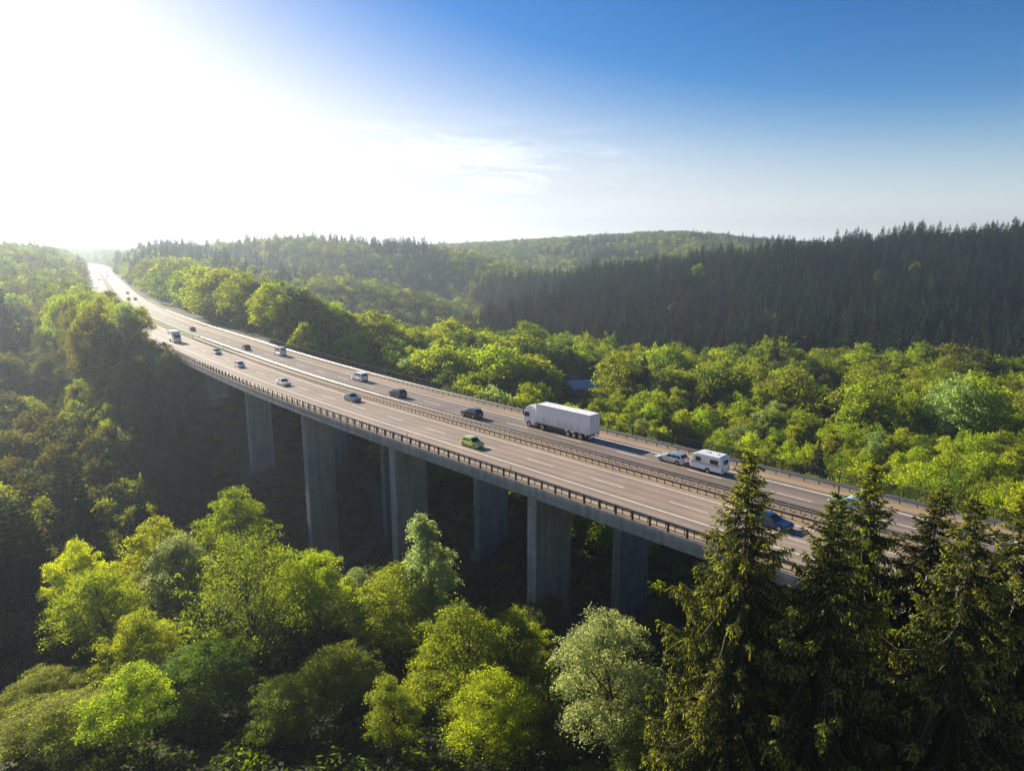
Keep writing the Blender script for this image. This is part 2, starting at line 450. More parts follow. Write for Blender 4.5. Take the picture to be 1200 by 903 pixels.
for q in [(200,398,188,18),(150,388,215,17),(100,335,330,17),(60,315,420,17),(0,290,520,18),(0,335,330,18),(0,430,220,18),(0,560,155,15),(0,690,122,8),
          (100,600,150,14),(250,560,168,9),(-200,290,420,18),(-200,430,200,15),(-250,640,120,10),
          (560,470,150,17),(560,440,190,16),(750,440,190,20),(980,412,262,18),(1000,500,175,13),(1150,480,185,13),(1190,540,105,14),(900,420,240,18),(620,400,300,15),
          (500,392,290,15),(420,367,272,16),(330,347,272,21),(250,335,330,18),(180,322,430,17),(560,378,420,15),(600,312,800,15),(480,392,440,15),(400,378,440,15),(530,392,470,15),(300,345,460,15),(440,332,585,15),(380,320,585,15),(500,346,585,15),(545,376,560,15),(300,312,590,15),(440,340,700,15),(340,322,700,15),(520,346,720,15),
          (200,287,800,16),(350,280,800,16),(480,288,820,16),(420,283,830,16),(420,294,970,15),(350,291,970,15),(480,296,980,15),(560,297,850,16),(150,297,900,14),(110,294,1700,14),
          (60,292,1000,15),(0,289,900,15),(-150,285,900,15),
          (570,290,1300,15),(650,284,1350,15),(720,276,1400,15),(800,271,1400,15),(880,279,1400,15),(960,285,1500,15),(1100,288,1500,15),(700,312,1000,15),(640,324,1000,15),
          (1100,440,315,1),(1300,450,300,1),(900,402,335,14),(700,402,355,14),(575,388,405,14),
          (1195,267,520,21),(1330,262,520,21),(1050,276,530,21),(930,290,540,21),(830,300,560,21),(730,309,580,21),(650,338,540,18),(600,362,500,15),
          (1100,335,425,21),(1300,330,425,21),(900,345,450,21),(760,360,460,20),
          (1100,290,800,18),(900,296,850,18),(780,306,850,18),
          (100,290,2600,15),(400,290,2600,15),(700,290,2600,15),(1000,290,2600,15),(1300,290,2600,15),(-200,290,2600,15)]: cp(*q)
CP = np.array(CP)
def warp(x, y):
    return np.stack([np.arctan2(x, y)*2.4, np.log(np.maximum(np.hypot(x, y), 2.0))*1.25], -1)
_Q = warp(CP[:, 0], CP[:, 1])
def _ker(d2): return .5*d2*np.log(d2+1e-9)
_n = len(CP)
_A = np.zeros((_n+3, _n+3))
_A[:_n, :_n] = _ker(((_Q[:, None]-_Q[None])**2).sum(-1)) + np.eye(_n)*4e-4
_A[:_n, _n:] = np.concatenate([np.ones((_n, 1)), _Q], 1); _A[_n:, :_n] = _A[:_n, _n:].T
_W = np.linalg.solve(_A, np.concatenate([CP[:, 2], np.zeros(3)]))
def sstep(x, a, b):
    t = np.clip((x-a)/(b-a), 0, 1); return t*t*(3-2*t)
def terrain(X, Y, rc=None):
    X = np.asarray(X, float); Y = np.asarray(Y, float)
    q = warp(X.ravel(), Y.ravel()); z = np.empty(len(q))
    for i in range(0, len(q), 6000):
        k = _ker(((q[i:i+6000, None]-_Q[None])**2).sum(-1))
        z[i:i+6000] = k @ _W[:_n] + _W[_n] + q[i:i+6000] @ _W[_n+1:]
    z = np.clip(z.reshape(X.shape), -40, 75)
    r = np.hypot(X, Y)
    z = z + (np.sin(X*.031+1.3)*np.sin(Y*.027+.4)*1.2 + np.sin(X*.11+Y*.07)*.35)*np.clip(r/120, .2, 1.6)
    s, o = rc if rc is not None else road_coords(X, Y)
    on = np.maximum(sstep(s, S1-4, S1+14), sstep(-s, -S0-4, -S0+14))
    lat = 1-sstep(np.abs(o-8), 19, 46)
    k = on*lat
    z = z*(1-k) + (-.35)*k
    # the ground stays below the deck
    under = (1-sstep(np.abs(o-8), 16, 26))*(1-on)
    z = np.where(under > 0, np.minimum(z, z*(1-under) + np.minimum(z, -2.6)*under), z)
    return z
az = np.concatenate([np.linspace(-115, -44, 24, endpoint=False), np.linspace(-44, 44, 300), np.linspace(44, 115, 25)[1:]])
rr = np.concatenate([[.01, 3], np.geomspace(5, 2680, 300)])
AZ, RR = np.meshgrid(np.radians(az), rr)
GX, GY = RR*np.sin(AZ), RR*np.cos(AZ)
GZ = terrain(GX, GY)
na, nr = len(az), len(rr)
ii = (np.arange(nr-1)[:, None]*na + np.arange(na-1)[None]).ravel()
tag(link('terrain', np_mesh('terrain', np.stack([GX.ravel(), GY.ravel(), GZ.ravel()], 1),
    np.stack([ii, ii+1, ii+na+1, ii+na], 1), M['ground'], smooth=True)), kind='structure')

# ------------------------------------------------------------------ road surface and markings
def ribbon(s, o0, o1, z, uvo=0):
    a = road(s, np.full(len(s), o0)); b = road(s, np.full(len(s), o1)); n = len(s)
    zz = np.full(n, z)
    V = np.concatenate([np.column_stack([a, zz]), np.column_stack([b, zz])])
    UV = np.concatenate([np.column_stack([s, np.full(n, o0)]), np.column_stack([s, np.full(n, o1)])])
    i = np.arange(n-1)
    return V, np.stack([i+n, i+n+1, i+1, i], 1), UV
def multi_ribbon(name, items, mat):
    Vs, Fs, Us, c = [], [], [], 0
    for it in items:
        V, F, U = ribbon(*it); Vs.append(V); Fs.append(F+c); Us.append(U); c += len(V)
    return link(name, np_mesh(name, np.concatenate(Vs), np.concatenate(Fs), mat, uv=np.concatenate(Us)))
SS = np.concatenate([np.arange(-240, 300, 3.0), np.arange(300, 1720, 8.0)])
tag(multi_ribbon('road', [(SS, -4.9, 5.75, .012)], M['asphalt']), kind='structure')
tag(multi_ribbon('road', [(SS, 9.7, 18.1, .012)], M['asphalt_right']), kind='structure')
SB = np.arange(-240, 122, 3.0); SF = np.concatenate([np.arange(121, 300, 3.0), np.arange(300, 1720, 8.0)])
tag(multi_ribbon('road_shoulder', [(SB, 5.75, 9.7, .008), (SS, 18.1, 20.9, .008), (SS, -6.3, -4.9, .008)], M['shoulder']), kind='structure')
tag(multi_ribbon('median_strip', [(SF, 5.75, 9.7, .010)], M['grass_strip']), kind='structure')
tag(multi_ribbon('verge', [(SF[6:50], -10, -6.3, -.05), (SF[6:70], 20.9, 24, -.05)], M['grass_strip']), kind='structure')
mk = [(SS, -1.85, -1.62, .017), (SS, 5.12, 5.34, .017), (SS, 10.2, 10.42, .017), (SS, 17.2, 17.48, .017)]
for k_ in range(-20, 60):
    s0 = k_*12.0 - 3.2
    mk.append((np.array([s0, s0+2.6, s0+5.2]), 1.4, 1.57, .017))
    mk.append((np.array([s0+5, s0+7.6, s0+10.2]), 13.6, 13.77, .017))
tag(multi_ribbon('lane_marking', mk, M['line_paint']), kind='structure')
# forest track in the valley below the deck
tk = [(398,512,205),(412,540,190),(432,566,181),(446,585,173),(437,605,162),(418,630,150),(396,655,142),(384,690,128)]
tp = np.array([at(*q)[:2] for q in tk])
tt_ = np.linspace(0, len(tp)-1, 80)
tc_ = np.stack([np.interp(tt_, np.arange(len(tp)), tp[:, i]) for i in (0, 1)], 1)
for _ in range(6): tc_[1:-1] = (tc_[:-2]+2*tc_[1:-1]+tc_[2:])/4
td = np.gradient(tc_, axis=0); td /= np.linalg.norm(td, axis=1)[:, None]
tn = np.stack([td[:, 1], -td[:, 0]], 1)
cols_ = [tc_+tn*o_ for o_ in (-1.9, -.7, .7, 1.9)]
V_ = np.concatenate([np.column_stack([c_, terrain(c_[:, 0], c_[:, 1])+.25]) for c_ in cols_])
i_ = np.arange(79)
tag(link('path', np_mesh('path', V_, np.concatenate([np.stack([i_+80*(k+1), i_+80*(k+1)+1, i_+80*k+1, i_+80*k], 1) for k in range(3)]), M['track'])), kind='structure')

# ------------------------------------------------------------------ viaduct
def sweep(name, s, prof, mat, parent=None, close=True):
    n = len(s); k = len(prof)
    V = np.concatenate([np.column_stack([road(s, np.full(n, o)), np.full(n, z)]) for o, z in prof])
    i = np.arange(n-1); F = []
    for a in range(k if close else k-1):
        b = (a+1) % k
        F.append(np.stack([a*n+i, a*n+i+1, b*n+i+1, b*n+i], 1))
    me = np_mesh(name, V, np.concatenate(F), mat)
    bm = bmesh.new(); bm.from_mesh(me)
    bmesh.ops.holes_fill(bm, edges=[e for e in bm.edges if e.is_boundary])
    bmesh.ops.recalc_face_normals(bm, faces=bm.faces); bm.to_mesh(me); bm.free()
    return link(name, me, parent)
via = empty('viaduct', (0, 0, 0))
tag(via, 'long concrete motorway viaduct on paired slab piers crossing the wooded valley', 'viaduct')
sv = np.arange(S0, S1+.1, 3.0)
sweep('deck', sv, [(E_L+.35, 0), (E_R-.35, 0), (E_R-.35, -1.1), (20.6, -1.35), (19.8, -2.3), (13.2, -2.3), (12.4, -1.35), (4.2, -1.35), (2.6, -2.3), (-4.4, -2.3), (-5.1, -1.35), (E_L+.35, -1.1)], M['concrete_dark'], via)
sweep('edge_beam', sv, [(E_L, .10), (E_L+.5, .10), (E_L+.5, .005), (E_L+.352, .005), (E_L+.352, -1.45), (E_L+.05, -1.45), (E_L+.05, -.42), (E_L, -.38)], M['concrete'], via)
sweep('edge_beam', sv, [(E_R, .10), (E_R-.5, .10), (E_R-.5, .005), (E_R-.352, .005), (E_R-.352, -1.45), (E_R-.05, -1.45), (E_R-.05, -.42), (E_R, -.38)], M['concrete'], via)
def block(s0, s1, o0, o1, z0, z1, name, mat, parent, bevel=.12, flare=0.0):
    mb = MB(); n = []
    for z, e in ((z0, flare), (z1, 0)):
        for s, o in ((s0-e, o0-e), (s1+e, o0-e), (s1+e, o1+e), (s0-e, o1+e)):
            p = road(np.array([s]), np.array([o]))[0]; mb.v.append((p[0], p[1], z))
    mb.f = [(0,3,2,1),(4,5,6,7),(0,1,5,4),(1,2,6,5),(2,3,7,6),(3,0,4,7)]
    return mb.build(name, mat, parent, bevel)
PIERS = (-83, -50, -16.9, 16.3, 49.2, 81.8, 114.5)
for ps in PIERS:
    for o0, o1 in ((-4.6+.016*max(ps+17, 0), 2.6), (14.6, 22.2)):
        p = road(np.array([ps]), np.array([(o0+o1)/2]))[0]
        zg = float(terrain(np.array([p[0]]), np.array([p[1]]))[0])
        pr = block(ps-.85, ps+.85, o0, o1, zg-3, -2.29, 'pier', M['concrete'], via)
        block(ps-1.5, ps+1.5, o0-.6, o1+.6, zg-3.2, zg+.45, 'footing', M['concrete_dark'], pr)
for s0, s1 in ((S1+.01, S1+7), (S0-7, S0-.01)):
    block(s0, s1, E_L+.1, E_R-.1, -14, -.02, 'abutment', M['concrete'], via)
    for o in (E_L, E_R-.6):
        block(s0+.02, s1+6, o, o+.6, -10, .3, 'wing_wall', M['concrete'], via)

# ------------------------------------------------------------------ railings and guard rails
def pt(s, o, z=0.0):
    p = road(np.array([s]), np.array([o]))[0]; return (p[0], p[1], z)
def post_run(parent, name, stations, off, boxes, mat, zb=.0):
    """one post mesh, copied; past 100 the rest is one part"""
    order = sorted(stations, key=lambda s: abs(s-0))
    mb = MB()
    for b in boxes: mb.box(*b)
    me = mb.mesh(name, mat)
    for s in order[:100]:
        o = link(name, me, parent); o.location = pt(s, off, zb); o.rotation_euler = (0, 0, road_heading(s))
    rest = order[100:]
    if rest:
        m2 = MB()
        for s in rest:
            h = road_heading(s); c, sn = math.cos(h), math.sin(h); p = pt(s, off, zb)
            n = len(m2.v)
            m2.v += [(p[0]+x*c-y*sn, p[1]+x*sn+y*c, p[2]+z) for x, y, z in mb.v]
            m2.f += [tuple(n+i for i in f) for f in mb.f]
        tag(m2.build(name, mat, parent), kind='stuff')
WB = [(.0, .31), (.05, .27), (.05, .21), (0, .17), (0, .14), (.05, .10), (.05, .04), (0, .0)]
def wbeam(name, s, off, z, side, mat, parent):
    front = [(off+side*x, z+y) for x, y in WB]
    back = [(off+side*(x-.02), z+y) for x, y in reversed(WB)]
    return sweep(name, s, front+back, mat, parent)
sr = np.arange(S0-60, S1+90, 3.0)
# outer parapet on the near side
t = empty('bridge_railing', pt(0, E_L))
tag(t, 'dark brown steel parapet with broad posts along the near edge of the viaduct', 'railing')
def under(t, fn):       # children get world geometry under an Empty that stands at the thing's base
    before = set(col.objects); fn()
    for o in set(col.objects)-before:
        if o.parent is t: o.matrix_parent_inverse = Matrix.Translation(-Vector(t.location))
def f1():
    st = np.arange(S0+1, S1, 2.32)
    post_run(t, 'post', st, E_L+.22, [(-.09, .09, -.10, .10, .0, 1.12)], M['dark_steel'], .1)
    sweep('top_rail', sv, [(E_L+.12, 1.20), (E_L+.32, 1.20), (E_L+.32, 1.30), (E_L+.12, 1.30)], M['weathered_steel'], t)
    sweep('middle_rail', sv, [(E_L+.19, .38), (E_L+.25, .38), (E_L+.25, .44), (E_L+.19, .44)], M['dark_steel'], t)
under(t, f1)
t2 = empty('guard_rail', pt(0, E_L+1.0))
tag(t2, 'steel guard rail on slim posts just inside the dark parapet on the near side', 'guard rail')
def f2():
    post_run(t2, 'post', np.arange(S0-40, S1+60, 1.16), E_L+.95, [(-.035, .035, -.05, .05, 0, .72)], M['rusty_steel'])
    wbeam('rail', sr, E_L+1.0, .50, 1, M['steel'], t2)
under(t2, f2)
t3 = empty('guard_rail', pt(0, 6.5))
tag(t3, 'dark guard rail in the median beside the near carriageway with closely set posts', 'guard rail')
def f3():
    post_run(t3, 'post', np.arange(S0-50, S1+30, 1.2), 6.6, [(-.04, .04, -.05, .06, 0, .74), (-.06, .06, -.17, .05, .50, .66)], M['dark_steel'])
    wbeam('rail', np.arange(S0-60, S1+30, 3.0), 6.42, .48, -1, M['weathered_steel'], t3)
under(t3, f3)
t4 = empty('guard_rail', pt(0, 8.9))
tag(t4, 'double sided pale guard rail in the median beside the far carriageway', 'guard rail')
def f4():
    post_run(t4, 'post', np.arange(S0-50, S1+30, 1.2), 8.9, [(-.035, .035, -.04, .04, 0, .76), (-.035, .035, -.30, .30, .70, .76)], M['rusty_steel'])
    wbeam('rail', np.arange(S0-60, S1+30, 3.0), 8.6, .50, -1, M['steel'], t4)
    wbeam('rail', np.arange(S0-60, S1+30, 3.0), 9.2, .50, 1, M['steel'], t4)
under(t4, f4)
t5 = empty('guard_rail', pt(0, 20.4))
tag(t5, 'steel guard rail along the far shoulder in front of the wire mesh fence', 'guard rail')
def f5():
    post_run(t5, 'post', np.arange(S0-50, S1+150, 1.9), 20.5, [(-.05, .05, -.05, .05, 0, .72)], M['dark_steel'])
    wbeam('rail', np.arange(S0-60, S1+150, 3.0), 20.35, .46, -1, M['steel'], t5)
under(t5, f5)
t6 = empty('mesh_fence', pt(0, 22.4))
tag(t6, 'dark wire mesh fence on tall posts along the far edge of the viaduct', 'fence')
def f6():
    post_run(t6, 'post', np.arange(S0+1, S1, 2.5), 22.5, [(-.05, .05, -.05, .05, 0, 1.45)], M['dark_steel'], .1)
    sweep('top_rail', sv, [(22.45, 1.5), (22.55, 1.5), (22.55, 1.58), (22.45, 1.58)], M['dark_steel'], t6)
    mb = MB()
    for z in np.arange(.2, 1.5, .10):
        mb.tube([pt(s, 22.44, z) for s in sv[::2]], .022, 3)
    for s in np.arange(S0, S1, .22):
        a = pt(s, 22.42, .15); mb.tube([a, (a[0], a[1], 1.5)], .018, 3)
    mb.build('wire_mesh', M['fence_wire'], t6)
under(t6, f6)
# rounded reflector posts / drain markers standing by the kerb
for s in (11.5, -12.5):
    p = pt(s, -4.2)
    mb = MB().box(-.06, .06, -.05, .05, 0, .75, (-.05, .05, -.04, .04))
    o = mb.build('marker_post', M['black_plastic'], None, .015)
    o.location = (p[0], p[1], .012)
    MB().box(-.053, .053, -.06, .06, .5, .62).build('reflector', M['plate'], o)
    tag(o, 'short dark marker post at the road edge %s' % ('just behind the lime green car' if s > 0 else 'just ahead of the lime green car'), 'marker post', 'marker posts on the near shoulder')

# ------------------------------------------------------------------ vehicles
def paint(name, rgb, metal=0.0, rough=.3):
    return plain(name, rgb, rough, metal, var=.04, scale=.7, coat=.6)
def arch(xc, zc, r, x_rev=False, n=7):
    return [(xc + r*math.cos(math.pi*(1-i/(n-1))), zc + r*math.sin(math.pi*(1-i/(n-1)))) for i in range(n)]
CARS = {   # length, width, height, belt, wheelbase, greenhouse: base front, top front, top rear, base rear, bonnet height, tail height, tail x shape
    'sedan':  dict(L=4.7, W=1.82, Hh=1.45, belt=.92, wb=2.72, g=(.95, .18, -.95, -1.72), bon=.80, tail=.95, wr=.33),
    'hatch':  dict(L=4.1, W=1.76, Hh=1.50, belt=.92, wb=2.52, g=(1.05, .35, -1.25, -1.85), bon=.84, tail=.90, wr=.31),
    'estate': dict(L=4.75, W=1.83, Hh=1.48, belt=.92, wb=2.74, g=(.98, .22, -1.75, -2.22), bon=.80, tail=.92, wr=.33),
    'suv':    dict(L=4.6, W=1.88, Hh=1.68, belt=1.05, wb=2.68, g=(1.0, .35, -1.7, -2.15), bon=.98, tail=1.02, wr=.37),
    'van':    dict(L=4.95, W=1.92, Hh=1.95, belt=1.12, wb=3.0, g=(1.75, .85, -2.2, -2.42), bon=1.02, tail=1.1, wr=.34),
    'bigvan': dict(L=5.6, W=2.0, Hh=2.45, belt=1.25, wb=3.4, g=(2.1, 1.35, -2.65, -2.76), bon=1.1, tail=1.2, wr=.35),
}
def wheel(parent, x, y, r, wd=.22):
    o = link('wheel', MB().cyl_y(0, 0, r, -wd/2, wd/2, 22).mesh('tyre', M['tyre']), parent)
    o.location = (x, y, r)
    sgn = 1 if y > 0 else -1
    mb = MB().cyl_y(0, 0, r*.64, sgn*wd*.5, sgn*(wd*.5+.012), 18, r*.60)
    mb.build('rim', M['rim'], o)
    MB().cyl_y(0, 0, r*.17, sgn*(wd*.5+.012), sgn*(wd*.5+.03), 10).build('hub', M['black_plastic'], o)
    return o
def make_car(kind, mat, label, roof_mat=None, name='car', cat='car', group='cars on the motorway', towbar=False, panel_van=False):
    d = CARS[kind]; hl = d['L']/2; hw = d['W']/2; xw = d['wb']/2; r = d['wr']
    root = empty(name); tag(root, label, cat, group)
    g0, g1, g2, g3 = d['g']; belt = d['belt']; Hh = d['Hh']
    zb = .20; ra = r+.05
    prof = [(-hl+.06, zb+.12), (-hl+.12, zb+.02)]
    prof += [(-xw-ra, zb)] + arch(-xw, r, ra)[1:-1] + [(-xw+ra, zb)]
    prof += [(xw-ra, zb)] + arch(xw, r, ra)[1:-1] + [(xw+ra, zb)]
    prof += [(hl-.12, zb+.02), (hl-.02, zb+.14), (hl, .50), (hl-.07, d['bon']-.14), (hl-.30, d['bon']-.03), (g0+.15, belt-.02), (g0, belt), (g3, max(belt, d['tail'])-.01)]
    if g3 > -hl+.35: prof += [(-hl+.25, d['tail']), (-hl+.08, d['tail']-.06)]
    prof += [(-hl+.03, d['tail']-.22), (-hl, .48)]
    def tp(x, z):
        e = max(0, abs(x)-(hl-.75))/.75
        return (1-.15*e*e)*(1-.035*max(0, (z-.55))/.5)*(1 - .05*max(0, .45-z)/.25)
    MB().prism_y(prof, hw, tp).build('body', mat, root, .05)
    # cabin: tapered frustum with crowned roof
    hb, ht = hw*.945, hw*.76 if kind not in ('van', 'bigvan') else hw*.84
    zr = Hh
    mb = MB()
    bot = [(g3, belt-.03), (g0, belt-.03)]
    xs = [g2, g2*.66+g1*.34, g2*.33+g1*.67, g1]
    crown = [zr-.04, zr, zr, zr-.05]
    V = []
    for sg in (-1, 1):
        V += [(g3, sg*hb, belt-.03), (g0, sg*hb, belt-.03)]
        V += [(x, sg*ht, z-.03) for x, z in zip(xs, crown)]
    V += [(x, 0, z+.015) for x, z in zip(xs, crown)]
    V += [(g0+.05, 0, belt-.03), (g3-.03, 0, belt-.03)]
    mb.v = V
    A, B, Cc = 0, 6, 12
    F = []
    for q in (A, B): F.append((q, q+1, q+5, q+4, q+3, q+2))
    for i in range(3):
        F.append((A+2+i, A+3+i, Cc+1+i, Cc+i)); F.append((Cc+i, Cc+1+i, B+3+i, B+2+i))
    F += [(A+1, 16, Cc+3, A+5), (16, B+1, B+5, Cc+3), (A, A+2, Cc, 17), (17, Cc, B+2, B), (A, 17, 16, A+1), (17, B, B+1, 16)]
    mb.f = F
    mb.build('cabin', roof_mat or mat, root, .035)
    e = .014
    def lerp(a, b, k): return a+(b-a)*k
    def side_pt(x0b, x0t, k, sg, e=e):      # point on the cabin side; k height 0..1
        return (lerp(x0b, x0t, k), sg*(lerp(hb, ht, k)+e), lerp(belt-.03, zr-.08, k))
    def band(fr, to, k0=.16, k1=.86):
        xb = lambda f: lerp(g0, g3, f); xt = lambda f: lerp(g1, g2, f)
        for sg in (-1, 1):
            m_ = MB(); P = [side_pt(xb(fr), xt(fr), k0, sg), side_pt(xb(to), xt(to), k0, sg), side_pt(xb(to), xt(to), k1, sg), side_pt(xb(fr), xt(fr), k1, sg)]
            Q = [(x, y-sg*.02, z) for x, y, z in P]
            m_.v = P+Q; m_.f = [(0,1,2,3),(7,6,5,4),(0,4,5,1),(1,5,6,2),(2,6,7,3),(3,7,4,0)]
            m_.build('side_window', M['glass'], root)
    if panel_van: band(.07, .24)
    elif kind in ('estate', 'suv', 'van', 'bigvan'):
        band(.10, .37); band(.40, .66); band(.69, .92)
    else:
        band(.12, .47); band(.50, .86)
    # screens follow the two-plane front and rear of the cabin
    for nm, xb, xt, cz, dx in (('windscreen', g0, g1, zr-.05, 1), ('rear_window', g3, g2, zr-.04, -1)):
        if nm == 'rear_window' and panel_van: continue
        cb = .05 if dx > 0 else -.03
        k0, k1 = (.07, .93) if dx > 0 else ((.20, .90))
        P = []
        for k in (k0, k1):
            z = lerp(belt-.03, cz-.03, k); zc_ = lerp(belt-.03, cz+.015, k)
            yy = lerp(hb, ht, k)*.90
            x = lerp(xb, xt, k); xc = lerp(xb+cb, xt, k)
            nx = dx*.028
            P += [(lerp(xc, x, .9)+nx, -yy, lerp(zc_, z, .9)+.02), (xc+nx, 0, zc_+.02), (lerp(xc, x, .9)+nx, yy, lerp(zc_, z, .9)+.02)]
        m_ = MB(); m_.v = P+[(x-dx*.06, y, z-.03) for x, y, z in P]
        m_.f = [(0,1,4,3),(1,2,5,4),(6,9,10,7),(7,10,11,8),(0,6,7,1),(1,7,8,2),(3,4,10,9),(4,5,11,10),(0,3,9,6),(2,8,11,5)]
        m_.build(nm, M['glass'], root)
    for sx in (1, -1):
        for sy in (1, -1): wheel(root, sx*xw, sy*(hw-.13), r)
    for sy in (1, -1):
        y0, y1 = sorted((sy*hw*.50, sy*hw*.84))
        zl = d['bon']-.22
        MB().box(hl-.14, hl-.015, y0, y1, zl-.07, zl+.07, (hl-.22, hl-.05, y0, y1)).build('headlight', M['lamp_glass'], root, .015)
        y0, y1 = sorted((sy*hw*.56, sy*hw*.86))
        zt = d['tail']-.16
        MB().box(-hl+.005, -hl+.14, y0, y1, zt-.09, zt+.09).build('tail_light', M['red_lamp'], root, .015)
        ym = sorted((sy*(hw-.04), sy*(hw+.17)))
        MB().box(g0-.42, g0-.28, ym[0], ym[1], belt+.0, belt+.14).build('wing_mirror', mat, root, .03)
    MB().box(hl-.05, hl+.012, -hw*.42, hw*.42, .32, .47).build('grille', M['black_plastic'], root, .01)
    MB().box(-hl-.015, -hl+.05, -.26, .26, d['tail']-.42, d['tail']-.31).build('number_plate', M['plate'], root)
    MB().box(-hl-.012, -hl+.2, -hw*.70, hw*.70, .24, .36).build('bumper', M['black_plastic'], root, .02)
    MB().box(-hl+.3, hl-.3, -hw*.72, hw*.72, .17, .32).build('underbody', M['chassis'], root)
    if towbar: MB().box(-hl-.2, -hl+.1, -.04, .04, .34, .42).build('towbar', M['chassis'], root)
    return root
def put(o, s, off, away=True):
    p = pt(s, off, .022); o.location = p
    o.rotation_euler = (0, 0, road_heading(s) + (0 if away else math.pi))

silver = paint('silver_paint', (.52, .53, .54), .6); white = paint('white_car_paint', (.78, .78, .77))
graph = paint('graphite_paint', (.06, .065, .075), .4); black = paint('black_paint', (.012, .013, .015))
limep = paint('lime_paint', (.50, .60, .08)); navy = paint('navy_paint', (.012, .045, .13), .2)
redp = paint('dark_red_paint', (.10, .016, .02)); grey = paint('grey_paint', (.20, .21, .225), .5); iceblue = paint('pale_blue_paint', (.42, .60, .68))
put(make_car('hatch', limep, 'bright lime green hatchback on the near carriageway heading towards the camera'), .3, -.05, False)
put(make_car('sedan', grey, 'grey saloon car in the inner lane beside the median guard rail'), 41.5, 3.55, False)
put(make_car('sedan', white, 'white saloon car near the parapet, third oncoming car behind the lime green one'), 66, .1, False)
put(make_car('hatch', white, 'small white car behind the white saloon on the near carriageway'), 96, .7, False)
put(make_car('sedan', silver, 'silver saloon next to the end of the grassy median'), 123, 2.9, False)
put(make_car('sedan', navy, 'dark blue car half hidden behind the tall spruce, on the near carriageway'), -45.9, 3.1, False)
put(make_car('suv', black, 'black car with a pale bonnet directly behind the white articulated lorry' .replace('behind', 'ahead of').replace(' with a pale bonnet', '')), 14.5, 12.2)
put(make_car('suv', graph, 'dark graphite car beside the grey saloon, heading away on the far carriageway'), 38.5, 12.4)
put(make_car('van', white, 'white people carrier with a dark rear window on the far carriageway', name='minivan', cat='minivan'), 59.5, 15.5)
put(make_car('bigvan', white, 'tall white van heading away ahead of the people carrier', name='van', cat='van'), 109, 16.2)
put(make_car('hatch', redp, 'dark red car beside the end of the median barrier, heading away'), 126, 12.3)
put(make_car('sedan', graph, 'dark car alone on the far carriageway past the end of the bridge'), 187, 12.3)
put(make_car('sedan', iceblue, 'pale blue car on the far carriageway glimpsed through the spruce tops'), -50, 15.0)
est = make_car('estate', silver, 'silver estate car towing a white caravan', towbar=True)
put(est, -25.6, 15.2)
far_ = [(299, 'grey', 12.2, True), (372, 'black', 15.6, True), (374, 'grey', 12.3, True), (436, 'black', 15.6, True), (664, 'grey', 3.4, False), (760, 'grey', 12.3, True), (900, 'black', 15.6, True), (1090, 'grey', 15.6, True)]
names_ = ['tiny grey car on the distant motorway, nearest of the far-off cars', 'tiny black car on the distant motorway in the outer lane', 'tiny grey car beside the black one on the distant motorway',
          'tiny black car further up the distant motorway', 'tiny grey oncoming car where the motorway bends', 'tiny grey car just before the far bend', 'tiny black car at the far bend', 'tiny grey car highest up the distant motorway']
src = {}
for (s, c, off, away), lb in zip(far_, names_):
    if c not in src:
        o = src[c] = make_car('sedan', graph if c == 'grey' else black, lb)
    else: o = copy_tree(src[c])
    o['label'] = lb; o['group'] = 'cars far away on the motorway'
    put(o, s, off, away)

# articulated lorry: x forward, rear of trailer at x = 0
def grimy(name, rgb):
    """white paint with road dirt rising from the lower edge in uneven streaks"""
    m, N, L = new_mat(name)
    o = N.new('ShaderNodeOutputMaterial'); p = N.new('ShaderNodeBsdfPrincipled')
    tc = N.new('ShaderNodeTexCoord'); sp = N.new('ShaderNodeSeparateXYZ'); L.new(tc.outputs['Object'], sp.inputs[0])
    mp = N.new('ShaderNodeMapping'); mp.inputs['Scale'].default_value = (1.2, 1.2, .25); L.new(tc.outputs['Object'], mp.inputs['Vector'])
    n = N.new('ShaderNodeTexNoise'); n.inputs['Scale'].default_value = 1.4; n.inputs['Detail'].default_value = 7; L.new(mp.outputs[0], n.inputs['Vector'])
    h = math_node(N, L, 'MULTIPLY_ADD', sp.outputs['Z'], -.42); N[-1].inputs[2].default_value = 1.15
    k = math_node(N, L, 'ADD', h, math_node(N, L, 'MULTIPLY_ADD', n.outputs['Fac'], 1.6)); N[-2].inputs[2].default_value = 0
    d = math_node(N, L, 'MULTIPLY_ADD', k, .9, True); N[-1].inputs[2].default_value = -.75
    mx = N.new('ShaderNodeMix'); mx.data_type = 'RGBA'; mx.inputs['A'].default_value = (*rgb, 1); mx.inputs['B'].default_value = (.36, .345, .32, 1)
    L.new(d, mx.inputs['Factor']); L.new(mx.outputs['Result'], p.inputs['Base Color']); p.inputs['Roughness'].default_value = .5
    L.new(p.outputs[0], o.inputs['Surface'])
    return m
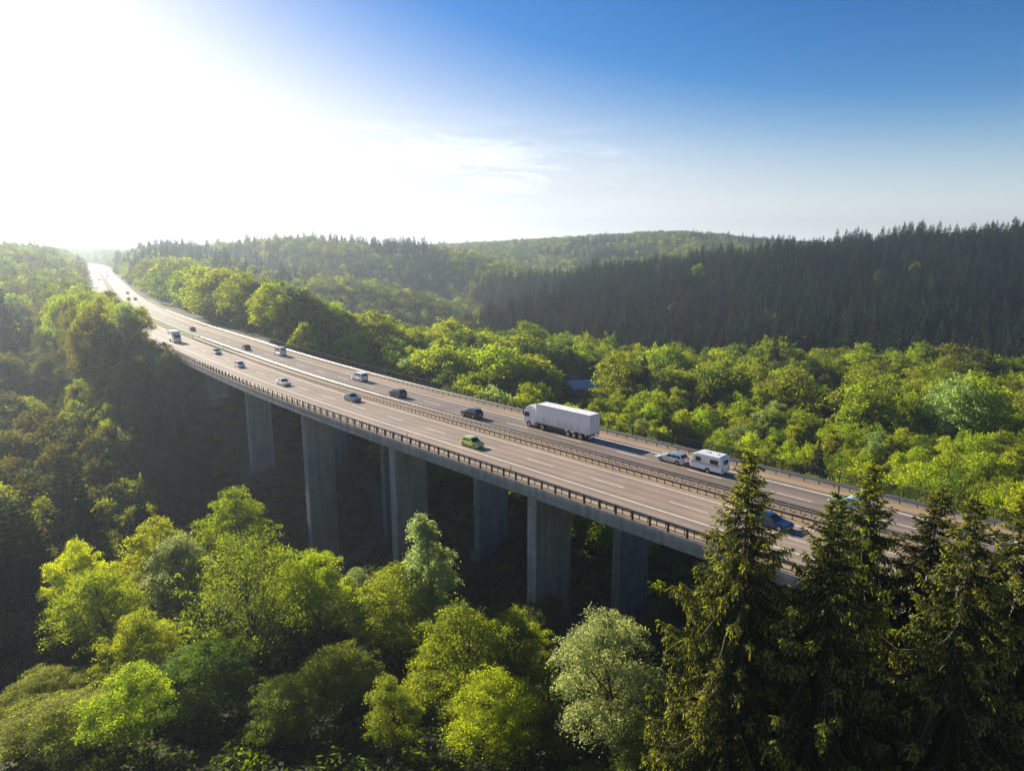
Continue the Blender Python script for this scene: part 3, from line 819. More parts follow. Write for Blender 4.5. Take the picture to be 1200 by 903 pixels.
def make_lorry():
    root = empty('articulated_lorry')
    tag(root, 'long white articulated lorry with a box trailer heading away on the far carriageway', 'lorry')
    Lt = 11.6; W = 1.275; ZT = 4.25
    tr = MB().box(0, Lt, -W, W, 1.15, ZT).build('trailer', grimy('trailer_paint', (.80, .80, .80)), root, .03)
    MB().box(-.01, Lt+.01, -W-.012, -W+.05, ZT-.07, ZT+.03).box(-.01, Lt+.01, W-.05, W+.012, ZT-.07, ZT+.03).box(-.012, .05, -W+.05, W-.05, ZT-.07, ZT+.03).box(Lt-.05, Lt+.012, -W+.05, W-.05, ZT-.07, ZT+.03).build('roof_edge', plain('trailer_trim', (.35, .35, .36), .4, .6), tr)
    MB().box(-.02, Lt+.015, -W-.014, W+.014, 1.06, 1.2).build('side_rail', plain('trailer_rail', (.28, .28, .29), .5, .4), tr)
    for sy in (-1, 1):
        y0, y1 = sorted((sy*.012, sy*(W-.06)))
        MB().box(-.035, .0, y0, y1, 1.24, ZT-.1).build('rear_door', M['white_paint'], tr, .012)
        for k in (.35, .8):
            yy = sy*W*k
            MB().tube([(-.06, yy, 1.2), (-.06, yy, ZT-.15)], .022).build('lock_rod', M['steel'], tr)
        y0, y1 = sorted((sy*(W-.02), sy*(W-.10)))
        MB().box(-.02, Lt, y0, y1, 1.16, ZT-.08).build('corner_post', M['white_paint'], tr)
    # curtain straps and lower stains, each side
    for sy in (-1, 1):
        mb = MB()
        for x in np.arange(.7, Lt-.3, .68):
            y0, y1 = sorted((sy*(W+.004), sy*(W+.012)))
            mb.box(x-.022, x+.022, y0, y1, 1.22, ZT-.1)
        mb.build('curtain_seam', plain('curtain_strap', (.66, .66, .66), .6), tr)
    MB().box(.15, Lt-.6, -.55, .55, .80, 1.06).build('chassis', M['chassis'], root)
    for sy in (-1, 1):
        y0, y1 = sorted((sy*(W-.07), sy*(W-.12)))
        MB().box(5.15, 9.3, y0, y1, .42, 1.05).build('side_guard', M['chassis'], root)
        for x in (1.9, 3.2, 4.5):
            wheel(root, x, sy*(W-.2), .50, .36)
        y0, y1 = sorted((sy*(W-.02), sy*(W-.55)))
        MB().box(-.03, .06, y0, y1, .82, .98).build('tail_light', M['red_lamp'], root, .01)
    MB().box(.02, .12, -W+.05, W-.05, .52, .72).build('rear_bumper', M['white_paint'], root, .02)
    MB().box(-.02, .02, -.26, .26, .80, .93).build('number_plate', M['plate'], root)
    # tractor
    own = set(root.children)
    fx = 16.55
    cabp = [(14.25, .95), (14.25, 3.15), (14.55, 3.75), (15.2, 3.8), (15.95, 3.35), (16.25, 2.75), (fx, 1.75), (fx, .55), (16.35, .38), (15.9+.01, .38)] + \
           [(15.25+.60*math.cos(math.pi*i/6), .5+.60*math.sin(math.pi*i/6)) for i in range(0, 7)] + [(14.25, .55)]
    cab = MB().prism_y(cabp, 1.23).build('cab', M['white_paint'], root, .07)
    P = [(16.27, 2.70), (fx+.02, 1.80)]
    m_ = MB(); m_.v = [(P[0][0]+.02, -1.05, P[0][1]), (P[0][0]+.02, 1.05, P[0][1]), (P[1][0]+.02, 1.13, P[1][1]), (P[1][0]+.02, -1.13, P[1][1])]
    m_.v += [(x-.05, y, z-.02) for x, y, z in m_.v]; m_.f = [(0,1,2,3),(7,6,5,4),(0,4,5,1),(1,5,6,2),(2,6,7,3),(3,7,4,0)]
    m_.build('windscreen', M['glass'], cab)
    for sy in (-1, 1):
        y0, y1 = sorted((sy*1.215, sy*1.243))
        m_ = MB(); Q = [(15.15, 1.85), (16.3, 1.72), (16.12, 2.55), (15.15, 2.6)]
        m_.v = [(x, y0, z) for x, z in Q]+[(x, y1, z) for x, z in Q]; m_.f = [(0,1,2,3),(7,6,5,4),(0,4,5,1),(1,5,6,2),(2,6,7,3),(3,7,4,0)]
        m_.build('side_window', M['glass'], cab)
        y0, y1 = sorted((sy*1.30, sy*1.52))
        MB().box(16.25, 16.42, y0, y1, 1.95, 2.75).build('wing_mirror', M['black_plastic'], cab, .03)
        MB().box(16.40, fx+.02, *sorted((sy*.75, sy*1.15)), .62, .86).build('headlight', M['lamp_glass'], cab, .02)
        y0, y1 = sorted((sy*.75, sy*1.20))
        MB().box(13.45, 14.55, y0, y1, .42, 1.0).build('fuel_tank', M['steel'], root, .08)
        wheel(root, 15.25, sy*1.02, .50, .34); wheel(root, 12.15, sy*.98, .50, .52)
        y0, y1 = sorted((sy*1.20, sy*1.24))
        MB().box(13.72, 14.22, y0, y1, .95, 3.6).build('side_deflector', M['white_paint'], cab, .01)
    MB().box(fx-.02, fx+.03, -.8, .8, .95, 1.55).build('grille', M['black_plastic'], cab, .02)
    MB().box(11.3, 16.1, -.45, .45, .55, .95).build('tractor_frame', M['chassis'], root)
    for c in set(root.children)-own: c.location.x += Lt-13.6
    return root
put(make_lorry(), -11.0, 15.75)

def make_caravan():      # x forward, rear at x = 0
    root = empty('caravan')
    tag(root, 'white caravan with dark windows and a grey stripe behind the silver estate car', 'caravan')
    W = 1.12; Lc = 4.75; zf = .42; zt = 2.55
    wx, wr = 2.05, .32
    prof = [(.05, zf), (wx-.42, zf)] + arch(wx, zf-.05, .42)[1:-1] + [(wx+.42, zf), (Lc-.05, zf), (Lc, zf+.15), (Lc-.02, 1.25), (Lc-.42, zt-.22), (Lc-.85, zt-.02), (.35, zt), (.10, zt-.10), (0, 1.6), (-.02, zf+.1)]
    shell = plain('caravan_shell', (.76, .78, .80), .35, var=.03, coat=.3)
    MB().prism_y(prof, W).build('body', shell, root, .06, seg=3)
    MB().box(.4, Lc-.95, -W+.12, W-.12, zt-.01, zt+.035).build('roof', shell, root, .02)
    MB().box(2.3, 2.95, -.3, .3, zt+.035, zt+.10).build('roof_hatch', plain('hatch_plastic', (.55, .56, .57), .4), root, .03)
    MB().box(1.0, 1.4, -.2, .2, zt+.035, zt+.10).build('roof_vent', plain('hatch_plastic', (.55, .56, .57), .4), root, .03)
    stripe = plain('stripe_grey', (.07, .09, .12), .4)
    for sy in (-1, 1):
        y0, y1 = sorted((sy*(W-.02), sy*(W+.016)))
        for x0, x1 in ((.55, 1.75), (3.1, 3.95)):
            f = MB().box(x0, x1, y0, y1, 1.42, 2.06).build('window', M['glass'], root, .03)
        y0, y1 = sorted((sy*(W-.02), sy*(W+.008)))
        MB().box(.5, Lc-.25, y0, y1, 1.20, 1.28).build('stripe', stripe, root)
        MB().box(.25, .75, y0, y1, 1.28, 1.36).build('stripe', stripe, root)
        y0, y1 = sorted((sy*.18, sy*.5))
        wheel(root, wx, sy*(W-.15), wr)
        y0, y1 = sorted((sy*(W-.32), sy*(W-.10)))
        MB().box(-.045, .06, y0, y1, .62, .95).build('tail_light', M['red_lamp'], root, .015)
    MB().box(-.035, .10, -.62, .62, 1.45, 2.05, (.0, .14, -.6, .6)).build('rear_window', M['glass'], root, .02)
    MB().box(Lc-.45, Lc-.22, -.85, .85, 1.45, 2.02, (Lc-.72, Lc-.50, -.82, .82)).build('front_window', M['glass'], root, .02)
    MB().box(-.06, .06, -W+.05, W-.05, .36, .54).build('bumper', shell, root, .03)
    MB().box(.2, Lc-.2, -.9, .9, .34, .46).build('chassis', M['chassis'], root)
    MB().tube([(Lc-.1, -.5, .42), (Lc+1.05, 0, .42)], .035).tube([(Lc-.1, .5, .42), (Lc+1.05, 0, .42)], .035).build('drawbar', M['chassis'], root)
    MB().box(Lc-.05, Lc+.42, -.55, .55, .48, .92, (Lc-.05, Lc+.3, -.5, .5)).build('gas_locker', shell, root, .06)
    return root
put(make_caravan(), -33.85, 15.3)

def make_box_truck():
    root = empty('box_truck'); tag(root, 'white box lorry coming out from behind the trees at the end of the bridge', 'lorry')
    MB().box(-3.9, 2.2, -1.2, 1.2, 1.0, 3.6).build('cargo_box', paint('pale_box_paint', (.55, .66, .74)), root, .04)
    cabp = [(2.3, .5), (2.3, 2.5), (2.6, 2.7), (3.3, 2.6), (3.75, 1.7), (3.9, 1.5), (3.9, .5)]
    cab = MB().prism_y(cabp, 1.08).build('cab', M['white_paint'], root, .06)
    m_ = MB(); m_.v = [(3.35, -.9, 2.55), (3.35, .9, 2.55), (3.80, .95, 1.65), (3.80, -.95, 1.65)]
    m_.v += [(x-.06, y, z-.03) for x, y, z in m_.v]; m_.f = [(0,1,2,3),(7,6,5,4),(0,4,5,1),(1,5,6,2),(2,6,7,3),(3,7,4,0)]
    m_.build('windscreen', M['glass'], cab)
    for sy in (-1, 1):
        y0, y1 = sorted((sy*1.06, sy*1.095))
        MB().box(2.6, 3.4, y0, y1, 1.55, 2.3).build('side_window', M['glass'], cab)
        MB().box(3.85, 3.93, *sorted((sy*.6, sy*.98)), .7, .92).build('headlight', M['lamp_glass'], cab)
        wheel(root, 2.95, sy*.98, .45, .28); wheel(root, -2.2, sy*.95, .45, .45)
    MB().box(-3.8, 3.2, -.45, .45, .55, 1.0).build('chassis', M['chassis'], root)
    return root
put(make_box_truck(), 158, -.05, False)

# ------------------------------------------------------------------ trees
def quads(P, A, B):
    """leaf quads: centre P, half axes A and B"""
    n = len(P)
    V = np.stack([P-A-B*.55, P+A*.15-B, P+A+B*.1, P+A*.1+B], 1).reshape(-1, 3)
    return V, np.arange(4*n).reshape(n, 4)
def unit(v): return v/np.maximum(np.linalg.norm(v, axis=-1, keepdims=True), 1e-9)
def rnd_dir(n, g): return unit(g.normal(size=(n, 3)))

def broadleaf(seed, h, w, nlobe, clumps, leaves, leaf, lo=.28, spread=.55, sparse=0.0, narrow=1.0, tubes=True, ragged=.5, lobe=1.0):
    """returns crown (V,F) and trunk MB; lobes of leaf clumps carried by limbs"""
    g = np.random.default_rng(seed)
    tr = MB()
    lean = g.normal(size=2)*.02*h
    def axis(z): k = z/h; return np.array([lean[0]*k*k*2, lean[1]*k*k*2, z])
    r0 = .016*h+.05
    zs = np.linspace(-.6, h*.86, 9)
    tr.tube([axis(z)+np.array([*(g.normal(size=2)*.012*h*(z > 1)), 0]) for z in zs], [r0*(1-.9*max(z, 0)/(h*.9)) for z in zs], 7)
    CV, out_ = [], []
    cz = h*(lo+1)/2; rz = h*(1-lo)/2; rw = w/2
    for i in range(nlobe):
        # lobes: spread over the crown in a golden-angle spiral, smaller toward the top
        k = (i+.5)/nlobe
        zz = lo*h + (h*(1-lo))*(.10+.82*k) + g.normal()*.03*h
        prof = math.sin(math.pi*min(1, max(.06, ((zz-lo*h)/(h*(1-lo)))**.72)))**.75
        ang = i*2.39996+g.normal()*.35
        rad = rw*prof*(.62+.2*g.random())*narrow if k < .93 else rw*.08
        c = axis(zz)+np.array([math.cos(ang)*rad, math.sin(ang)*rad, 0])
        lr = rw*(.36+.22*g.random())*(.75+.35*prof)*lobe
        # limb from trunk up to lobe
        zb = max(lo*h*.55, zz-rad*.9-h*.08)
        a = axis(min(zb, h*.82)); mid = (a*.5+c*.5)+np.array([0, 0, -.04*h*0+.02*h])
        rl = r0*.42*(1-.55*k)
        if tubes: tr.tube([a, a*.72+c*.28+np.array([0, 0, .01*h]), mid, c*.8+a*.2, c], [rl, rl*.85, rl*.65, rl*.4, rl*.22], 5)
        n = max(3, int(clumps*(lr/rw/.47)**2))
        dd = rnd_dir(n, g); dd[:, 2] = np.where(dd[:, 2] < -.35, -dd[:, 2]*.6, dd[:, 2])
        cc = c + dd*lr*np.array([1, 1, .78])*(.86-.5*ragged+(.28+.7*ragged)*g.random((n, 1))**1.2)
        if tubes:
            for q in cc[::3]:
                m = c*.45+q*.55+g.normal(size=3)*.05*lr
                tr.tube([c*.92+a*.08, m, q], [rl*.36, rl*.26, rl*.12], 4)
        CV.append(np.concatenate([cc, np.full((n, 1), lr)], 1)); out_.append(dd)
    C_ = np.concatenate(CV); Dd = np.concatenate(out_)
    keep = g.random(len(C_)) > sparse
    C_, Dd = C_[keep], Dd[keep]
    nl = np.maximum(2, (leaves*(.6+.8*g.random(len(C_)))).astype(int))
    idx = np.repeat(np.arange(len(C_)), nl)
    N = len(idx)
    sp = spread*(.7+.6*g.random((len(C_), 1)))[idx]
    off = np.clip(g.normal(size=(N, 3)), -2, 2)*sp*np.array([1.1, 1.1, .42])
    # clumps hang a little at their rims
    off += Dd[idx]*g.normal(size=(N, 1))*sp*.75
    off[:, 2] -= .18*(off[:, 0]**2+off[:, 1]**2)/np.maximum(sp[:, 0], .1)
    P = C_[idx, :3]+off
    nrm = unit(rnd_dir(N, g)*.9+Dd[idx]*.5+np.array([0, 0, .45]))
    A = unit(np.cross(nrm, rnd_dir(N, g))); B = np.cross(nrm, A)
    sz = leaf*(.65+.7*g.random((N, 1)))*.5
    V, F = quads(P, A*sz, B*sz*.62)
    return V, F, tr

def conifer_far(seed, h, w, whorls=13, per=7, lo=.12, sub=3):
    g = np.random.default_rng(seed)
    Vs, n = [], 0
    for i in range(whorls):
        k = i/(whorls-1)
        z = h*(lo+(1-lo)*k**.92)
        L = w/2*(1-k)**.82*(.85+.3*g.random())+.18
        for j in range(per):
            a = j*2*math.pi/per+i*1.1+g.normal()*.2
            l = L*(.75+.45*g.random())
            d = np.array([math.cos(a), math.sin(a), 0]); t_ = np.array([-d[1], d[0], 0])
            up = .25 if k > .75 else -.12-.25*(1-k)
            p0 = np.array([0, 0, z]); 
            for m in range(sub):
                f0, f1 = m/sub, (m+1)/sub
                b0 = p0+d*l*f0+np.array([0, 0, up*l*f0]); b1 = p0+d*l*f1+np.array([0, 0, up*l*f1 + (.10*l if m == sub-1 else 0)])
                wd = l*.24*(1-.55*f0)+.08
                dz = np.array([0, 0, -.18*l*(1-.3*f0)-.12])
                Vs.append([b0, b0+t_*wd+dz, b1+t_*wd*.55+dz*.7, b1])
                Vs.append([b1, b1-t_*wd*.55+dz*.7, b0-t_*wd+dz, b0])
                hg = np.array([0, 0, -(.045*h*(1-k)**.5*(.6+.5*g.random())+.25)])
                tw = t_*wd*.4*g.normal()
                Vs.append([b0, b0+hg*(.6+.5*f0)+tw, b1+hg*(.9-.3*f1)+tw, b1])
    V = np.array(Vs).reshape(-1, 3)
    V += g.normal(size=V.shape)*.05
    V = np.concatenate([V, [(-.08, 0, h*.93), (.08, 0, h*.93), (.0, 0.02, h*1.03), (0, -.02, h*1.03)]])
    F = np.arange(len(V)).reshape(-1, 4)
    tr = MB().tube([(0, 0, -.8), (0, 0, h*.5), (0, 0, h*.97)], [.014*h+.05, .009*h+.02, .02], 6)
    return V, F, tr

def spruce_near(seed, h, wmax, z_from=2.0):
    """Norway spruce: whorled boughs that sag and lift at the tip, hung with twig curtains"""
    g = np.random.default_rng(seed)
    tr = MB().tube([(0, 0, -1), (0, 0, h*.4), (.05, 0, h*.75), (0, .03, h)], [.32, .22, .11, .015], 8)
    P, A, B, MI = [], [], [], []
    tips = []
    z = z_from
    while z < h-.25:
        d = h-z
        Lm = min(.37*d+.22+.011*d*d, wmax*1.06)
        nb = int(g.integers(4, 7)) if d > 1.2 else 4
        a0 = g.random()*6.28
        for j in range(nb):
            a = a0+j*6.283/nb+g.normal()*.25
            zz = z+g.normal()*.10
            L = Lm*(.45+.75*g.random())
            dirv = np.array([math.cos(a), math.sin(a), 0]); side = np.array([-dirv[1], dirv[0], 0])
            up0 = .55-min(d, 9)*.085+g.normal()*.08          # young boughs rise, old ones sag
            n = max(4, int(L/.15))
            f = np.linspace(0, 1, n)
            sag = -(.10+.035*min(d, 10))*L
            zc = up0*L*f*.55+sag*np.sin(f*2.2)**1.2 + .30*L*np.clip(f-.72, 0, 1)**1.3
            pts = np.array([0, 0, zz])+dirv*(L*f)[:, None]+side*(np.sin(f*3+g.random()*6)*.05*L)[:, None]
            pts[:, 2] += zc
            if L > .8: tr.tube([pts[0], pts[n//3], pts[2*n//3], pts[-1]], [.012+.010*L, .009+.007*L, .006+.004*L, .004], 4)
            hang = np.clip((d-2.0)/7, 0, 1)
            for i in range(1, n):
                fi = f[i]
                if fi < .16 and L > 1.5: continue
                along = unit(pts[i]-pts[i-1])
                for sg in (-1, 1, 0):
                    tl = (.22+.30*L*.35*(1-fi*.65))*(.6+.7*g.random())
                    if sg == 0:
                        if g.random() > .9: continue
                        td = unit(along*.4+np.array([0, 0, -1.0*hang-.1])+side*g.normal()*.25); tl *= .7+1.5*hang
                    else:
                        td = unit(along*(.75-.35*hang)+side*sg*(.95-.35*hang)+np.array([0, 0, -.15-.85*hang*g.random()])+g.normal(size=3)*.14)
                    ns = max(1, int(tl/.15))
                    q = pts[i].copy()
                    for m in range(ns):
                        td = unit(td+np.array([0, 0, -.16*hang-.05]))
                        q2 = q+td*(tl/ns)
                        for _r in range(3):
                            r_ = unit(g.normal(size=3)+1e-6); bb = unit(np.cross(td, r_))
                            ax = unit(td+g.normal(size=3)*.38)
                            P.append((q+q2)/2+g.normal(size=3)*.02); A.append(ax*(tl/ns*.95)); B.append(bb*(.030+.016*g.random()))
                            MI.append(1 if (m == ns-1 and fi > .45 and g.random() < .52) or (fi > .85 and g.random() < .35) else 0)
                        q = q2
            tips.append((pts[-1], d))
        z += .30+.08*g.random() if d > 3 else .24
    # leader
    for zz in np.linspace(h-1.3, h+.25, 26):
        for _ in range(4):
            b = rnd_dir(1, g)[0]; P.append(np.array([0, 0, zz])+b*.04); A.append(unit(b+np.array([0, 0, .8]))*.11); B.append(unit(np.cross(b, [0, 0, 1.0]))*.03); MI.append(int(g.random() < .4))
    P, A, B = np.array(P), np.array(A), np.array(B)
    V, F = quads(P, A, B)
    return V, F, np.array(MI), tr, tips

def mesh_pair(tag_, V, F, tr, mat, bark):
    return np_mesh('crown_'+tag_, V, F, mat), tr.mesh('trunk_'+tag_, bark, True)

# --- libraries of tree meshes
print('tree libraries')
NEAR = [mesh_pair('near', *broadleaf(100+i, 16, w_, nl_, cl_, int(lv_*2.6), .215, lo=lo_, spread=sp_, sparse=spz, narrow=nw, lobe=.74, ragged=.6), M['leaf'], M['bark'])
        for i, (w_, nl_, cl_, lv_, lo_, sp_, spz, nw) in enumerate([
            (12.5, 30, 26, 46, .25, .42, .14, 1.0),    # 0 broad full
            (10.5, 27, 24, 46, .22, .40, .14, 1.0),    # 1 rounded
            (9.0, 25, 22, 46, .20, .38, .14, .9),      # 2 upright
            (13.5, 30, 26, 24, .25, .44, .3, 1.05),   # 3 open, olive, branches show
            (11.0, 26, 24, 50, .15, .40, .12, 1.0),     # 4 low dense
            (6.5, 22, 20, 50, .15, .34, .14, .85)])]    # 5 narrow poplar-like
MID = [mesh_pair('mid', *broadleaf(200+i, 14, w_, nl_, cl_, 28, .44, lo=lo_, spread=.50, narrow=nw, ragged=.15), M['leaf'], M['bark'])
       for i, (w_, nl_, cl_, lo_, nw) in enumerate([(9.5, 13, 20, .18, 1), (8.0, 12, 18, .15, .95), (11, 14, 20, .2, 1), (6.0, 11, 16, .12, .85)])]
FAR = [mesh_pair('far', *broadleaf(300+i, 14, w_, nl_, 10, 13, .85, lo=.1, spread=.7, tubes=False), M['leaf'], M['bark']) for i, (w_, nl_) in enumerate([(10, 10), (9, 9), (11.5, 11), (8, 8)])]
CMID = [mesh_pair('conifer', *conifer_far(400+i, 22, w_, wh, 8, lo_, 4), M['needle'], M['bark']) for i, (w_, wh, lo_) in enumerate([(7.0, 24, .10), (6.0, 22, .15), (8.0, 24, .08)])]
CFAR = [mesh_pair('far_conifer', *conifer_far(500+i, 22, w_, 23, 6, .08, 2), M['needle'], M['bark']) for i, w_ in enumerate((7.0, 6.2, 8.0))]
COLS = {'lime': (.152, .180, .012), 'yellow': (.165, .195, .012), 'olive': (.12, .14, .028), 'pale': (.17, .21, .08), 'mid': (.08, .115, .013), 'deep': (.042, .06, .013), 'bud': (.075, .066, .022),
        'silver': (.21, .235, .13), 'blossom': (.42, .40, .33)}
TONE = {'lime': 'bright lime green', 'yellow': 'yellow-green', 'olive': 'olive brown', 'pale': 'pale green', 'mid': 'mid green', 'deep': 'deep green', 'bud': 'brownish green', 'silver': 'silvery green', 'blossom': 'white blossoming'}
def tree(name, pair, loc, sc, rz, colr, label, cat, group=None, parts=True, pale=False):
    """one tree: Empty > trunk, crown; or a single mesh when it is too small to show parts"""
    jit = .9+.2*random.random()
    c4 = (colr[0]*jit, colr[1]*jit, colr[2]*jit, 1)
    if parts:
        o = empty(name, loc, rz)
        for nm, me in (('trunk', pair[1]), ('crown', pair[0])):
            c = link(nm, me, o); c.color = c4
            if pale and nm == 'crown':
                c.material_slots[0].link = 'OBJECT'; c.material_slots[0].material = M['pale_leaf']
    else:
        o = link(name, pair, None); o.location = loc; o.rotation_euler = (0, 0, rz); o.color = c4
    o.scale = sc
    return tag(o, label, cat, group)
def gz(x, y): return float(terrain(np.array([x]), np.array([y]))[0])

TREES = []      # u, v_top, t, crown px, kind, tone  -> used for placing and for the cover test below
FG = [ # u, vtop, t, width px, near mesh, tone, label
 (265,583,116,88,1,'lime','bright lime tree topmost of the left foreground group, against the dark slope'),
 (176,605,112,84,2,'yellow','yellow-green tree left of the topmost bright foreground tree'),
 (204,630,106,86,4,'silver','silvery willow-like tree in the middle of the left foreground group'),
 (86,640,106,72,1,'yellow','yellow-green tree at the upper left end of the foreground group'),
 (115,672,97,100,0,'lime','broad bright green tree below the yellow-green one at the left'),
 (160,722,88,92,4,'yellow','round yellow bush-like tree in front of the broad bright green one'),
 (285,640,91,150,3,'olive','tall olive tree with thin foliage and dark bare limbs showing through'),
 (370,650,98,84,0,'lime','dense vivid green tree right of the thin olive tree'),
 (335,655,103,70,2,'olive','olive tree between the thin olive tree and the vivid green tree'),
 (45,795,83,90,4,'lime','low bright green tree at the left edge of the picture'),
 (62,826,75,115,1,'yellow','pale yellowish tree in the bottom left corner'),
 (138,786,73,92,2,'yellow','yellow-green tree with upright branches near the bottom left corner'),
 (22,695,112,52,4,'blossom','small white blossoming tree at the left edge below the dark slope'),
 (503,598,92,64,5,'silver','tall silvery poplar-like tree standing in front of the bridge pier'),
 (460,668,94,112,1,'yellow','rounded yellow-green tree left of the silvery tree'),
 (413,664,104,44,2,'silver','slender pale tree squeezed between vivid green and rounded yellow-green trees'),
 (548,723,78,120,1,'lime','large vivid lime tree at the bottom centre'),
 (603,718,84,84,4,'lime','leafy lime tree touching the pier foot, right of the large lime tree'),
 (720,727,67,126,1,'silver','large silvery green tree in the foreground right of the big pier'),
 (462,792,72,62,2,'olive','small olive tree low down between the rounded tree and the large lime tree'),
 (575,790,71,110,0,'lime','leafy lime green tree lowest at the bottom centre'),
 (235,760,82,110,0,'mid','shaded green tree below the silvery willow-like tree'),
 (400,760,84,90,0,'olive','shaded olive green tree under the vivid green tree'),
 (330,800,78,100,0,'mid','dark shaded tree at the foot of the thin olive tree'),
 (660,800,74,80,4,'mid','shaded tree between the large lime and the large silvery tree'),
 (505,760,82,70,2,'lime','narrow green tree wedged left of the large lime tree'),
 (770,850,64,90,4,'mid','low green tree at the foot of the leftmost spruce'),
 (300,710,97,80,1,'olive','olive tree hidden behind the thin olive tree'),
 (640,700,92,60,1,'deep','dark tree beside the foot of the big pier'),
]
print('foreground trees')
placed = []     # x, y, z base, h, w, t
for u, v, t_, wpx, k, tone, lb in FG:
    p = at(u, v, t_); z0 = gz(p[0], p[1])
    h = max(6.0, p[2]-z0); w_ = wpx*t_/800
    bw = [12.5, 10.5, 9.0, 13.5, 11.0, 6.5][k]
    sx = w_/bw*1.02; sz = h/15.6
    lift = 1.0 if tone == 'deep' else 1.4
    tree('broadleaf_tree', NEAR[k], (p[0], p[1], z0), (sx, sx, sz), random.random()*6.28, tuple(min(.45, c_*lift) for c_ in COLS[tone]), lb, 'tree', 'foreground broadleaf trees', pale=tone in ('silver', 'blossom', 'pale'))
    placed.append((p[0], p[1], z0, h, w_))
print('spruces')
SPR = [(880,530,42,30,4.9,'tall dark spruce with drooping boughs, leftmost of the foreground spruces'),
       (983,573,40,29,4.6,'broad spruce with yellowish fresh tips, second from the left'),
       (1024,543,47,32,4.6,'dark spruce with a bushy top, rising behind the second spruce'),
       (1103,570,46,30,3.9,'slim dark spruce with a pointed top left of the coned spruce'),
       (1146,582,38,30,5.0,'wide spruce hung with brown cones near the right edge'),
       (1204,574,41,30,4.6,'spruce cut by the right edge of the picture'),
       (940,720,50,22,4.0,'shorter dark spruce hidden between the two leftmost spruces'),
       (1075,740,52,22,4.0,'shorter dark spruce in the gap before the slim one')]
cone_me = MB().tube([(0,0,0),(0,0,-.035),(0,0,-.10),(0,0,-.15),(0,0,-.17)], [.012,.030,.034,.022,.005], 8).mesh('cone', M['cone'], True)
slib = {}
for i, (u, v, t_, hh, wm, lb) in enumerate(SPR):
    p = at(u, v, t_); z0 = gz(p[0], p[1]); h = p[2]-z0
    key = i if i < 5 else i % 3
    if key not in slib:
        H0 = max(h, 20)
        V, F, MI, tr, tips = spruce_near(900+i, H0, wm, z_from=max(1.5, H0-24))
        slib[key] = (np_mesh('spruce_crown', V, F, [M['needle'], M['fresh_needle']], mi=MI), tr.mesh('spruce_trunk', M['bark'], True), H0, tips)
        print('spruce faces', len(F), 'h', H0)
    cr, tr, H0, tips = slib[key]
    o = empty('spruce_tree', (p[0], p[1], z0), random.random()*6.28)
    o.scale = (1, 1, h/H0) if i < 5 else (.95, .95, h/H0)
    a = link('trunk', tr, o); b = link('crown', cr, o); b.color = (.050, .066, .012, 1); a.color = b.color
    tag(o, lb, 'spruce', 'foreground spruces')
    if i in (1, 4):
        up_ = [q for q in tips if .5 < q[1] < 4.5]
        random.shuffle(up_)
        for q, _d in up_[:34]:
            c = link('cone', cone_me, o); c.location = (q[0]*.82, q[1]*.82, q[2]-.08); c.rotation_euler = (random.uniform(-.25, .25), random.uniform(-.25, .25), 0)
            k_ = random.uniform(1.0, 1.5); c.scale = (k_, k_, k_)
    placed.append((p[0], p[1], z0, h, wm*1.6))

# --- the wooded valley and hills: candidate positions
print('scatter')
def hash_noise(x, y, s, seed=0):
    """smooth value noise 0..1"""
    g = np.random.default_rng(seed); T = g.random((64, 64))
    X = x/s; Y = y/s; i = np.floor(X).astype(int); j = np.floor(Y).astype(int); fx = X-i; fy = Y-j
    fx = fx*fx*(3-2*fx); fy = fy*fy*(3-2*fy)
    a = T[i % 64, j % 64]; b = T[(i+1) % 64, j % 64]; c = T[i % 64, (j+1) % 64]; d = T[(i+1) % 64, (j+1) % 64]
    return a*(1-fx)*(1-fy)+b*fx*(1-fy)+c*(1-fx)*fy+d*fx*fy
def grid(r0, r1, step):
    n = int(2*r1/step)+2
    xs = (np.arange(n)-n/2)*step
    X, Y = np.meshgrid(xs, xs[xs > -step])
    X = X+(rng.random(X.shape)-.5)*step*.85; Y = Y+(rng.random(X.shape)-.5)*step*.85
    X, Y = X.ravel(), Y.ravel(); r = np.hypot(X, Y); a = np.degrees(np.arctan2(X, Y))
    k = (r >= r0) & (r < r1) & (np.abs(a) < 46)
    return X[k], Y[k]
gx, gy, gs = [], [], []
for r0, r1, st in ((60, 215, 5.3), (215, 340, 6.6), (340, 700, 7.5), (700, 1150, 8.5), (1150, 2300, 12.5)):
    a, b = grid(r0, r1, st); gx.append(a); gy.append(b); gs.append(np.full(len(a), st))
X, Y, ST = np.concatenate(gx), np.concatenate(gy), np.concatenate(gs)
Sx, Ox = road_coords(X, Y)
Z = terrain(X, Y, (Sx, Ox))
Uu, Vv, Tt = project(X, Y, Z)
onb = (Sx > S0-5) & (Sx < S1+3)
bad = onb & (Ox > -10.5) & (Ox < 27.5)                                # under and right beside the deck
bad |= (~onb) & (Ox > -10.5) & (Ox < np.where(Sx > 330, 25.5, 30))
